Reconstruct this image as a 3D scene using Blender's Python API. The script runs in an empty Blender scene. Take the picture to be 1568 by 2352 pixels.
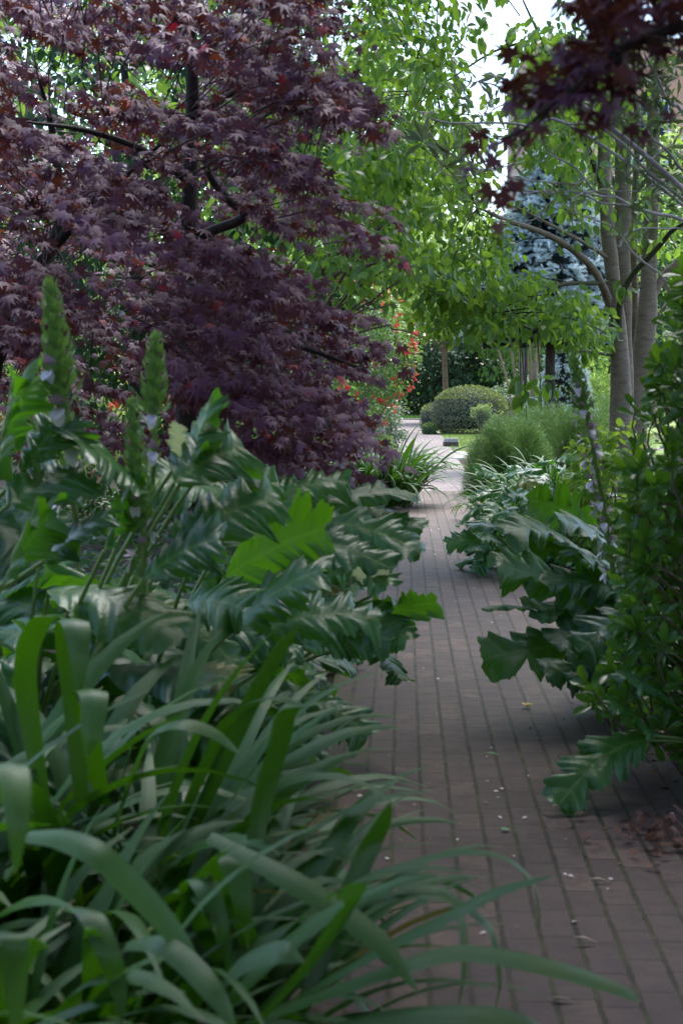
import bpy, math, random
import numpy as np
from mathutils import Vector

rng = np.random.default_rng(11)
random.seed(5)
scene = bpy.context.scene
col = scene.collection
D = bpy.data
R = math.radians

# ------------------------------------------------------------------ camera, sky, sun
CAM_H = 1.6
F = 3462.0            # focal length in pixels of a 1568 px wide view
PITCH = math.atan(300.5 / F)
cam_d = D.cameras.new("camera")
cam = D.objects.new("camera", cam_d); col.objects.link(cam)
cam.location = (0, 0, CAM_H)
cam.rotation_euler = (math.pi / 2 - PITCH, 0, 0)
cam_d.sensor_fit = 'VERTICAL'
cam_d.sensor_height = 23.6
cam_d.lens = 23.6 * F / 2352
cam_d.clip_start = 0.05
cam_d.clip_end = 3000
cam_d.dof.use_dof = True
cam_d.dof.focus_distance = 17.0
cam_d.dof.aperture_fstop = 3.6
scene.camera = cam

SUN_EL, SUN_ROT = R(60), R(25)
world = D.worlds.new("World"); scene.world = world
world.use_nodes = True
wn = world.node_tree
for n in list(wn.nodes): wn.nodes.remove(n)
sky = wn.nodes.new('ShaderNodeTexSky'); sky.sky_type = 'NISHITA'
sky.sun_disc = False
sky.sun_elevation = SUN_EL; sky.sun_rotation = SUN_ROT
sky.air_density = 1.0; sky.dust_density = 1.2; sky.ozone_density = 2.0
bg = wn.nodes.new('ShaderNodeBackground'); bg.inputs['Strength'].default_value = 0.15
wo = wn.nodes.new('ShaderNodeOutputWorld')
wn.links.new(sky.outputs[0], bg.inputs[0]); wn.links.new(bg.outputs[0], wo.inputs[0])

sun_d = D.lights.new("sun", 'SUN'); sun = D.objects.new("sun", sun_d); col.objects.link(sun)
sun_d.energy = 2.8; sun_d.angle = R(35); sun_d.color = (1.0, 0.985, 0.965)
# light comes from ahead and a little to the right, high up
sun.rotation_euler = (-(math.pi / 2 - SUN_EL), 0, -SUN_ROT)

vs = scene.view_settings
vs.view_transform = 'Standard'; vs.look = 'None'; vs.exposure = 1.78; vs.gamma = 1.0
cy = scene.cycles
cy.max_bounces = 7; cy.diffuse_bounces = 4; cy.glossy_bounces = 3; cy.transmission_bounces = 5
cy.transparent_max_bounces = 4; cy.caustics_reflective = False; cy.caustics_refractive = False

def P(dx, dy, Y):
    """world point at forward distance Y seen through picture position dx,dy (1568 x 2352 grid)"""
    a = (dx - 784) / F; b = (1176 - dy) / F
    cp, sp = math.cos(PITCH), math.sin(PITCH)
    d = (a, cp + b * sp, b * cp - sp)
    t = Y / d[1]
    return np.array([d[0] * t, Y, CAM_H + d[2] * t])

PATH_A = R(2.31)
def on_path(px, py, z=0.0):
    return np.array([px * math.cos(PATH_A) + py * math.sin(PATH_A), -px * math.sin(PATH_A) + py * math.cos(PATH_A), z])

# ------------------------------------------------------------------ helpers
def nz(a):
    a = np.asarray(a, float)
    l = np.linalg.norm(a, axis=-1, keepdims=True)
    return a / np.maximum(l, 1e-9)

class MB:
    def __init__(s):
        s.V = []; s.UV = []; s.L = []; s.N = []; s.M = []; s.n = 0
    def add(s, v, faces, uv=None, mi=0):
        v = np.asarray(v, float).reshape(-1, 3)
        faces = np.asarray(faces, int)
        s.V.append(v)
        s.UV.append(np.zeros((len(v), 2)) if uv is None else np.asarray(uv, float))
        s.L.append((faces + s.n).ravel()); s.N.append(np.full(len(faces), faces.shape[1])); s.M.append(np.full(len(faces), mi))
        s.n += len(v)
    def inst(s, tpl, pos, dr, nr, sc, mi=0):
        v, f, uv = tpl
        pos = np.asarray(pos, float); k = len(pos)
        if k == 0: return
        dr = nz(dr); nr = np.asarray(nr, float)
        side = nz(np.cross(dr, nr)); nr = np.cross(side, dr)
        sc = np.broadcast_to(np.asarray(sc, float), (k,))[:, None, None]
        vv = pos[:, None, :] + sc * (v[None, :, 0:1] * side[:, None, :] + v[None, :, 1:2] * dr[:, None, :] + v[None, :, 2:3] * nr[:, None, :])
        ff = f[None] + (np.arange(k) * len(v))[:, None, None]
        s.add(vv.reshape(-1, 3), ff.reshape(-1, f.shape[1]), np.tile(uv, (k, 1)), mi)
    def tube(s, pts, rad, sides=7, mi=0, sub=4):
        pts = np.asarray(pts, float)
        rad = np.asarray(rad, float)
        if rad.ndim == 0: rad = np.full(len(pts), float(rad))
        if len(rad) == 2 and len(pts) != 2: rad = np.linspace(rad[0], rad[1], len(pts))
        if sub > 1 and len(pts) > 2: pts, rad = catmull(pts, rad, sub)
        n = len(pts)
        T = nz(np.gradient(pts, axis=0))
        ref = np.array([0.31, 0.87, 0.12]) if abs(T[0][1]) < 0.8 else np.array([1, 0.1, 0.2])
        a = nz(np.cross(T, ref)); b = np.cross(T, a)
        th = np.linspace(0, 2 * math.pi, sides, endpoint=False)
        ring = a[:, None] * np.cos(th)[None, :, None] + b[:, None] * np.sin(th)[None, :, None]
        v = pts[:, None] + ring * rad[:, None, None]
        i = np.arange(n - 1)[:, None] * sides; j = np.arange(sides)[None]; j2 = (j + 1) % sides
        f = np.stack([i + j, i + j2, i + sides + j2, i + sides + j], -1).reshape(-1, 4)
        uv = np.stack(np.broadcast_arrays(th[None] / 6.283, np.linspace(0, 1, n)[:, None]), -1).reshape(-1, 2)
        s.add(v.reshape(-1, 3), f, uv, mi)
        for e in (0, n - 1):
            vv = np.vstack([v[e], pts[e:e + 1]])
            s.add(vv, np.stack([np.arange(sides), (np.arange(sides) + 1) % sides, np.full(sides, sides)], -1), None, mi)
    def build(s, name, mats, parent=None, smooth=True, origin=None):
        me = D.meshes.new(name)
        if s.n:
            V = np.concatenate(s.V); UV = np.concatenate(s.UV); L = np.concatenate(s.L); N = np.concatenate(s.N); M = np.concatenate(s.M)
            if origin is not None: V = V - np.asarray(origin)[None]
            me.vertices.add(len(V)); me.vertices.foreach_set('co', V.astype(np.float32).ravel())
            me.loops.add(len(L)); me.loops.foreach_set('vertex_index', L.astype(np.int32))
            st = np.concatenate([[0], np.cumsum(N)[:-1]])
            me.polygons.add(len(N)); me.polygons.foreach_set('loop_start', st.astype(np.int32))
            if hasattr(me.polygons[0], 'loop_total'):
                try: me.polygons.foreach_set('loop_total', N.astype(np.int32))
                except Exception: pass
            me.polygons.foreach_set('material_index', M.astype(np.int32))
            me.polygons.foreach_set('use_smooth', np.full(len(N), smooth))
            uvl = me.uv_layers.new(name='UVMap')
            uvl.data.foreach_set('uv', UV[L].astype(np.float32).ravel())
            me.update(calc_edges=True); me.validate()
        if not isinstance(mats, (list, tuple)): mats = [mats]
        for m in mats: me.materials.append(m)
        o = D.objects.new(name, me); col.objects.link(o)
        if origin is not None and parent is None: o.location = origin
        if parent is not None: o.parent = parent
        return o

def catmull(p, r, sub):
    n = len(p); q = np.vstack([2 * p[0] - p[1], p, 2 * p[-1] - p[-2]])
    out = []; ro = []
    for i in range(n - 1):
        p0, p1, p2, p3 = q[i:i + 4]
        for t in np.arange(sub) / sub:
            out.append(.5 * ((2 * p1) + (-p0 + p2) * t + (2 * p0 - 5 * p1 + 4 * p2 - p3) * t * t + (-p0 + 3 * p1 - 3 * p2 + p3) * t ** 3))
            ro.append(r[i] * (1 - t) + r[i + 1] * t)
    out.append(p[-1]); ro.append(r[-1])
    return np.array(out), np.array(ro)

def tag(o, label=None, cat=None, group=None, kind=None):
    if label: o['label'] = label
    if cat: o['category'] = cat
    if group: o['group'] = group
    if kind: o['kind'] = kind
    return o

def thing(name, label, cat, loc, group=None):
    o = D.objects.new(name, None); col.objects.link(o)
    o.empty_display_size = 0.2
    o.location = Vector([float(c) for c in loc])
    return tag(o, label, cat, group)

def part(mb, name, mats, root, smooth=True):
    return mb.build(name, mats, root, smooth, origin=tuple(root.location))

def rnd(n, a, b): return rng.uniform(a, b, n)
def rvec(n): return nz(rng.normal(size=(n, 3)))

def in_poly(pts, poly):
    x, y = pts[:, 0], pts[:, 1]; r = np.zeros(len(pts), bool); n = len(poly)
    for i in range(n):
        x1, y1 = poly[i]; x2, y2 = poly[(i + 1) % n]
        c = ((y1 > y) != (y2 > y)) & (x < (x2 - x1) * (y - y1) / ((y2 - y1) or 1e-9) + x1)
        r ^= c
    return r

def sample_poly(poly, n, holes=()):
    poly = np.array(poly, float); lo, hi = poly.min(0), poly.max(0); out = []
    cnt = 0
    while cnt < n:
        q = rng.uniform(lo, hi, (n * 2, 2)); q = q[in_poly(q, poly)]
        for (hx, hy, rx, ry, keep) in holes:
            inside = ((q[:, 0] - hx) / rx) ** 2 + ((q[:, 1] - hy) / ry) ** 2 < 1
            q = q[~inside | (rng.random(len(q)) < keep)]
        out.append(q); cnt += len(q)
    return np.concatenate(out)[:n]

# ------------------------------------------------------------------ leaf templates (x across, y along, z up)
def tpl_maple():
    lob = [(-128, .42), (-82, .74), (-40, .95), (0, 1.05), (40, .95), (82, .74), (128, .42)]
    pts = [(0, -.05)]
    for i, (a, r) in enumerate(lob):
        t = R(a); pts.append((math.sin(t) * r, math.cos(t) * r))
        if i < 6:
            m = R((a + lob[i + 1][0]) / 2); rr = .36
            pts.append((math.sin(m) * rr, math.cos(m) * rr))
    p = np.array([(0, .08)] + pts)
    r2 = (p ** 2).sum(1)
    z = -.28 * r2; z[0] = .03
    v = np.column_stack([p, z]); k = len(pts)
    f = np.array([(0, 1 + i, 1 + (i + 1) % k) for i in range(k)])
    return v, f, p * .5 + .5
def tpl_ovate(w=.27, fold=.10, curl=.18):
    ys = [0, .14, .36, .62, .85, 1.0]; ws = [0.02, .6, 1, .9, .5, .02]
    v = []; uv = []
    for y, a in zip(ys, ws):
        for s in (-1, 0, 1):
            v.append((s * a * w, y, abs(s) * a * fold - curl * y * y)); uv.append((.5 + .5 * s, y))
    f = []
    for i in range(5):
        for j in range(2):
            f.append((i * 3 + j, i * 3 + j + 1, i * 3 + j + 4, i * 3 + j + 3))
    return np.array(v), np.array(f), np.array(uv)
def tpl_lance(w=.1):
    v = [(0, 0, 0), (-w, .45, .04), (0, .45, 0), (w, .45, .04), (0, 1, -.15)]
    return np.array(v), np.array([(0, 2, 1), (0, 3, 2), (1, 2, 4), (2, 3, 4)]), np.array([(.5, 0), (0, .5), (.5, .5), (1, .5), (.5, 1)])
def tpl_quad(w=.32):
    v = [(0, 0, 0), (w, .5, .08), (0, 1, -.1), (-w, .5, .08)]
    return np.array(v), np.array([(0, 1, 2), (0, 2, 3)]), np.array([(.5, 0), (1, .5), (.5, 1), (0, .5)])
def tpl_obov(w=.2):
    ys = [0, .3, .65, .9, 1.0]; ws = [.15, .5, 1, .75, .1]
    v = []; uv = []
    for y, a in zip(ys, ws):
        for s in (-1, 0, 1):
            v.append((s * a * w, y, abs(s) * a * .06 - .15 * y * y)); uv.append((.5 + .5 * s, y))
    f = [(i * 3 + j, i * 3 + j + 1, i * 3 + j + 4, i * 3 + j + 3) for i in range(4) for j in range(2)]
    return np.array(v), np.array(f), np.array(uv)
def tpl_shoot(n=30):
    """a spruce shoot: short needles set all round a finger long axis"""
    r_ = np.random.default_rng(3); v = []; f = []
    for i in range(n):
        y = .05 + .9 * i / n; a = i * 2.4; o = np.array([math.cos(a), 0, math.sin(a)])
        d = o * .23 + np.array([0, .15, 0]); b = np.array([0, y, 0]); sd = np.cross(d, o + [0, 1, 0]); sd = sd / (np.linalg.norm(sd) + 1e-9) * .045
        k = len(v); v += [b - sd, b + sd, b + d]; f.append((k, k + 1, k + 2))
    return np.array(v), np.array(f), np.zeros((len(v), 2))
T_MAPLE, T_OV, T_LAN, T_Q, T_OB, T_SH = tpl_maple(), tpl_ovate(), tpl_lance(), tpl_quad(), tpl_obov(), tpl_shoot()
T_ROUND = tpl_ovate(.36, .06, .1)

# ------------------------------------------------------------------ materials
def nt(m):
    m.use_nodes = True; t = m.node_tree
    for n in list(t.nodes): t.nodes.remove(n)
    return t
class NB:
    """small node builder"""
    def __init__(s, name): s.m = D.materials.new(name); s.t = nt(s.m)
    def n(s, typ, **kw):
        x = s.t.nodes.new(typ)
        for k, v in kw.items(): setattr(x, k, v)
        return x
    def link(s, a, b): s.t.links.new(a, b)
    def put(s, inp, v):
        if hasattr(v, 'is_linked') or hasattr(v, 'links'): s.link(v, inp)
        else: inp.default_value = v
    def math(s, op, a, b=0.0, c=0.0):
        x = s.n('ShaderNodeMath', operation=op); s.put(x.inputs[0], a); s.put(x.inputs[1], b); s.put(x.inputs[2], c); return x.outputs[0]
    def ramp(s, fac, stops, interp='LINEAR'):
        x = s.n('ShaderNodeValToRGB'); x.color_ramp.interpolation = interp; e = x.color_ramp.elements
        while len(e) < len(stops): e.new(.5)
        for q, (p, c) in zip(e, stops): q.position = p; q.color = tuple(c) + (1,) if len(c) == 3 else c
        s.put(x.inputs[0], fac); return x.outputs[0]
    def mix(s, fac, a, b, blend='MIX'):
        x = s.n('ShaderNodeMix', data_type='RGBA', blend_type=blend)
        s.put(x.inputs[0], fac)
        for i, v in ((6, a), (7, b)):
            if isinstance(v, tuple): x.inputs[i].default_value = v + (1,) if len(v) == 3 else v
            else: s.link(v, x.inputs[i])
        return x.outputs[2]
    def noise(s, vec, scale, detail=4, rough=.55):
        x = s.n('ShaderNodeTexNoise'); x.inputs['Scale'].default_value = scale; x.inputs['Detail'].default_value = detail; x.inputs['Roughness'].default_value = rough
        if vec is not None: s.link(vec, x.inputs['Vector'])
        return x.outputs[0]
    def out(s, sh): o = s.n('ShaderNodeOutputMaterial'); s.link(sh, o.inputs[0]); return s.m
    def bsdf(s, colr, rough=.5, spec=.5, normal=None):
        p = s.n('ShaderNodeBsdfPrincipled')
        if isinstance(colr, tuple): p.inputs['Base Color'].default_value = colr + (1,)
        else: s.link(colr, p.inputs['Base Color'])
        s.put(p.inputs['Roughness'], rough); p.inputs['Specular IOR Level'].default_value = spec
        if normal is not None: s.link(normal, p.inputs['Normal'])
        return p.outputs[0]
    def bump(s, h, strength=.3, dist=.01):
        b = s.n('ShaderNodeBump'); b.inputs['Strength'].default_value = strength; b.inputs['Distance'].default_value = dist; s.link(h, b.inputs['Height']); return b.outputs[0]

def leaf_mat(name, cols, trans, tmix=.3, rough=.42, spec=.5, midrib=None, veins=0, special=None, bump=0.0, streak=False):
    """cols: list of leaf colours spread at random over the leaves; trans: light passing through"""
    b = NB(name)
    g = b.n('ShaderNodeNewGeometry')
    rp = g.outputs['Random Per Island']
    st = [(i / max(1, len(cols) - 1), c) for i, c in enumerate(cols)]
    c = b.ramp(rp, st)
    r2 = b.math('FRACT', b.math('MULTIPLY', rp, 37.7))
    tc = b.ramp(r2, [(0, tuple(x * .75 for x in trans)), (1, tuple(min(1, x * 1.2) for x in trans))])
    if special:
        frac, sc = special
        m = b.math('LESS_THAN', b.math('FRACT', b.math('MULTIPLY', rp, 91.3)), frac)
        c = b.mix(m, c, sc); tc = b.mix(m, tc, tuple(min(1, x * 1.2) for x in sc))
    nrm = None
    if midrib or veins or streak:
        uv = b.n('ShaderNodeUVMap'); sp = b.n('ShaderNodeSeparateXYZ'); b.link(uv.outputs[0], sp.inputs[0])
        du = b.math('ABSOLUTE', b.math('SUBTRACT', sp.outputs[0], .5))
        if veins:
            mr = b.math('LESS_THAN', du, .03)
            fv = b.math('ABSOLUTE', b.math('SUBTRACT', b.math('FRACT', sp.outputs[1]), .5))
            ve = b.math('MULTIPLY', b.math('LESS_THAN', fv, .035), b.math('LESS_THAN', du, .36))
            msk = b.math('MULTIPLY', b.math('MAXIMUM', mr, b.math('MULTIPLY', ve, .55)), .8)
            c = b.mix(msk, c, midrib)
            tcx = b.n('ShaderNodeTexCoord')
            ns = b.noise(tcx.outputs['Object'], 30, 3)
            c = b.mix(b.math('MULTIPLY', ns, .5), c, tuple(x * .55 for x in cols[0]))
            hv = b.math('ADD', b.math('MULTIPLY', fv, 1.0), b.math('MULTIPLY', b.noise(tcx.outputs['Object'], 48, 4, .65), 1.1))
            nrm = b.bump(hv, .3, .010)
        elif streak:
            cv = b.n('ShaderNodeCombineXYZ'); b.link(b.math('MULTIPLY', sp.outputs[0], 26.), cv.inputs[0]); b.link(b.math('MULTIPLY', sp.outputs[1], 1.2), cv.inputs[1]); b.link(b.math('MULTIPLY', rp, 50.), cv.inputs[2])
            ns = b.noise(cv.outputs[0], 1.0, 3)
            c = b.mix(b.math('MULTIPLY', ns, .7), c, tuple(x * .45 for x in cols[0]))
            tip = b.math('GREATER_THAN', b.math('ADD', sp.outputs[1], b.math('MULTIPLY', ns, .06)), 1.015)
            c = b.mix(tip, c, (.16, .11, .05))
            nrm = b.bump(ns, .35, .004)
        else:
            mr = b.math('LESS_THAN', du, .07)
            c = b.mix(b.math('MULTIPLY', mr, .5), c, midrib)
    # paler duller underside
    und = b.mix(.35, c, tuple(min(1, x * 1.1 + .02) for x in trans))
    c2 = b.mix(b.math('MULTIPLY', g.outputs['Backfacing'], .35), c, und)
    ro = b.math('ADD', rough, b.math('MULTIPLY', g.outputs['Backfacing'], .2))
    s1 = b.bsdf(c2, ro, spec, nrm)
    tr = b.n('ShaderNodeBsdfTranslucent'); b.link(tc, tr.inputs[0])
    mx = b.n('ShaderNodeMixShader'); mx.inputs[0].default_value = tmix
    b.link(s1, mx.inputs[1]); b.link(tr.outputs[0], mx.inputs[2])
    return b.out(mx.outputs[0])

def bark_mat(name, c1, c2, sc=(6, 6, 30), moss=None, spec=.3, rough=.8):
    b = NB(name); tc = b.n('ShaderNodeTexCoord'); mp = b.n('ShaderNodeMapping'); mp.inputs['Scale'].default_value = sc
    b.link(tc.outputs['Object'], mp.inputs[0])
    n1 = b.noise(mp.outputs[0], 1.5, 6, .65); n2 = b.noise(tc.outputs['Object'], 3.5, 4); n1.node.inputs['Distortion'].default_value = 1.0
    c = b.ramp(n1, [(.32, c1), (.62, c2), (.78, tuple(min(1, x * 1.5) for x in c2))])
    c = b.mix(b.ramp(n2, [(.35, (0, 0, 0)), (.7, (.6, .6, .6))]), c, moss or tuple(x * .5 for x in c1))
    return b.out(b.bsdf(c, rough, spec, b.bump(n1, .6, .01)))

M = {}
M['maple'] = leaf_mat('maple purple leaf', [(.076, .018, .070), (.100, .028, .100), (.088, .034, .118), (.080, .026, .042)], (.24, .062, .014), .22, .40, .6, special=(.016, (.42, .02, .045)))
M['cherry'] = leaf_mat('cherry leaf', [(.045, .125, .020), (.08, .19, .028), (.04, .11, .04), (.11, .22, .04)], (.32, .54, .05), .40, .38, .5)
M['lime'] = leaf_mat('fresh pale leaf', [(.18, .30, .07), (.24, .36, .10), (.15, .27, .06)], (.45, .60, .12), .4, .5, .4)
M['mid'] = leaf_mat('mid green leaf', [(.07, .15, .035), (.11, .21, .05), (.055, .12, .035)], (.20, .36, .06), .35, .45, .45)
M['dark'] = leaf_mat('dark green leaf', [(.015, .05, .018), (.025, .07, .022), (.02, .055, .02)], (.06, .16, .03), .25, .45, .4)
M['silver'] = leaf_mat('silvery leaf', [(.16, .21, .15), (.22, .27, .19), (.12, .19, .12)], (.25, .35, .15), .25, .5, .4)
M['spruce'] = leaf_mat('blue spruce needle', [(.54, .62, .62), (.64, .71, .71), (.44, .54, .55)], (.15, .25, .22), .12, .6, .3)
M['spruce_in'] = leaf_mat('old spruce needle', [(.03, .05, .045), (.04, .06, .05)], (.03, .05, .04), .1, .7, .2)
M['feather'] = leaf_mat('feathery green', [(.055, .125, .035), (.085, .17, .045), (.045, .10, .03)], (.16, .28, .06), .26, .5, .3)
M['box'] = leaf_mat('clipped hedge leaf', [(.19, .21, .14), (.25, .24, .16), (.17, .20, .12), (.27, .23, .17)], (.14, .17, .06), .22, .5, .4)
M['box_top'] = leaf_mat('new hedge growth', [(.14, .19, .05), (.19, .23, .07)], (.34, .42, .10), .3, .5, .35)
M['euph'] = leaf_mat('spurge leaf', [(.14, .22, .19), (.18, .27, .23)], (.2, .3, .15), .2, .55, .3)
M['euph_fl'] = leaf_mat('spurge flower head', [(.24, .33, .12), (.28, .37, .15)], (.35, .45, .12), .3, .6, .2)
M['acan'] = leaf_mat('acanthus leaf', [(.026, .108, .030), (.044, .150, .020), (.032, .112, .052)], (.13, .38, .008), .30, .34, .62, midrib=(.16, .24, .07), veins=1, special=(.035, (.20, .22, .03)))
M['acan_pale'] = leaf_mat('pale acanthus leaf', [(.30, .36, .24), (.40, .44, .33)], (.4, .5, .25), .35, .5, .4, midrib=(.45, .5, .3), veins=1)
M['strap'] = leaf_mat('strap leaf', [(.014, .062, .005), (.024, .090, .006), (.016, .068, .012)], (.12, .38, .005), .17, .27, .7, special=(.035, (.22, .20, .04)), streak=True)
M['strap_dark'] = leaf_mat('dark strap leaf', [(.014, .060, .010), (.022, .082, .014), (.018, .070, .018)], (.10, .28, .01), .16, .42, .5, streak=True)
M['gloss'] = leaf_mat('glossy shrub leaf', [(.040, .125, .018), (.065, .18, .022), (.03, .10, .022)], (.22, .48, .02), .34, .26, .6, midrib=(.10, .2, .04))
M['yellowgreen'] = leaf_mat('young yellow green leaf', [(.10, .21, .03), (.14, .26, .04)], (.36, .52, .05), .4, .45, .4)
M['flower_red'] = leaf_mat('coral azalea flower', [(.62, .05, .05), (.70, .10, .06), (.60, .07, .10)], (.6, .1, .08), .3, .5, .3)
M['greytwigleaf'] = leaf_mat('narrow grey green leaf', [(.14, .22, .12), (.20, .27, .17), (.10, .19, .07)], (.25, .36, .1), .3, .45, .4)
M['bract'] = leaf_mat('flower spike bract', [(.11, .23, .06), (.15, .28, .08), (.12, .25, .10)], (.2, .36, .05), .25, .5, .35)
M['hood'] = leaf_mat('mauve hood', [(.50, .40, .50), (.58, .48, .56)], (.2, .1, .2), .2, .5, .3)
M['petal'] = leaf_mat('white lip petal', [(.80, .74, .84), (.85, .82, .88)], (.5, .5, .5), .25, .5, .3)
M['grass'] = leaf_mat('grass blade', [(.13, .22, .05), (.20, .28, .09), (.10, .18, .04)], (.3, .4, .1), .3, .6, .2)
M['dry'] = leaf_mat('dry maple leaf', [(.20, .11, .06), (.28, .16, .09), (.13, .06, .05), (.34, .21, .13)], (.2, .08, .05), .1, .6, .3)
M['straw'] = leaf_mat('dry strip', [(.35, .27, .2), (.45, .36, .28)], (.2, .15, .1), .1, .7, .2)
M['litterpetal'] = leaf_mat('fallen petal', [(.6, .5, .48), (.7, .62, .58)], (.4, .35, .3), .15, .6, .2)
M['bitgreen'] = leaf_mat('fallen green bit', [(.10, .24, .09), (.16, .30, .14)], (.2, .3, .1), .15, .6, .3)
M['yellow'] = leaf_mat('fallen yellow blossom', [(.65, .50, .10), (.72, .58, .18)], (.5, .4, .1), .2, .5, .3)
M['bark_cherry'] = bark_mat('cherry bark', (.18, .125, .10), (.34, .255, .205), (7, 7, 30), moss=(.10, .10, .05))
M['bark_mossy'] = bark_mat('mossy dark bark', (.035, .03, .02), (.09, .08, .04), (10, 10, 14), moss=(.06, .075, .02))
M['bark_dark'] = bark_mat('dark maple bark', (.035, .028, .025), (.08, .065, .055), (14, 14, 8))
M['bark_grey'] = bark_mat('grey twig bark', (.56, .53, .53), (.72, .69, .69), (20, 20, 10))
M['bark_stem'] = bark_mat('brown stem bark', (.13, .09, .075), (.26, .18, .15), (14, 14, 10))
M['bark_pink'] = bark_mat('pinkish young bark', (.24, .15, .11), (.40, .27, .20), (10, 10, 12))
M['timber'] = bark_mat('weathered timber', (.15, .125, .105), (.24, .20, .17), (40, 40, 4))
M['pole'] = bark_mat('dark stake', (.04, .035, .04), (.07, .06, .065), (20, 20, 4))
M['petiole'] = leaf_mat('leaf stalk', [(.13, .23, .05), (.18, .28, .07)], (.2, .3, .05), .15, .4, .4)

def soil_mat():
    b = NB('dark garden soil'); tc = b.n('ShaderNodeTexCoord')
    n1 = b.noise(tc.outputs['Object'], 9, 8, .7); n2 = b.noise(tc.outputs['Object'], .6, 4)
    c = b.ramp(n1, [(.3, (.012, .009, .006)), (.55, (.04, .028, .018)), (.75, (.09, .06, .04))])
    c = b.mix(b.ramp(n2, [(.45, (0, 0, 0)), (.65, (.5, .5, .5))]), c, (.03, .045, .015))
    return b.out(b.bsdf(c, .95, .2, b.bump(n1, 1.0, .03)))
def lawn_mat():
    b = NB('short lawn'); tc = b.n('ShaderNodeTexCoord')
    n1 = b.noise(tc.outputs['Object'], 40, 6, .7); n2 = b.noise(tc.outputs['Object'], 1.2, 4)
    c = b.ramp(n1, [(.3, (.08, .14, .03)), (.6, (.18, .25, .07)), (.8, (.30, .34, .14))])
    c = b.mix(b.ramp(n2, [(.4, (0, 0, 0)), (.7, (.6, .6, .6))]), c, (.26, .27, .10))
    return b.out(b.bsdf(c, .9, .2, b.bump(n1, .8, .02)))
def gravel_mat():
    b = NB('tan sandy verge'); tc = b.n('ShaderNodeTexCoord')
    n1 = b.noise(tc.outputs['Object'], 60, 6, .7); n2 = b.noise(tc.outputs['Object'], 2.2, 4)
    c = b.ramp(n1, [(.3, (.16, .12, .08)), (.6, (.30, .24, .17)), (.8, (.42, .36, .28))])
    c = b.mix(b.ramp(n2, [(.5, (0, 0, 0)), (.65, (.7, .7, .7))]), c, (.10, .13, .04))
    return b.out(b.bsdf(c, .95, .2, b.bump(n1, .8, .02)))

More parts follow.
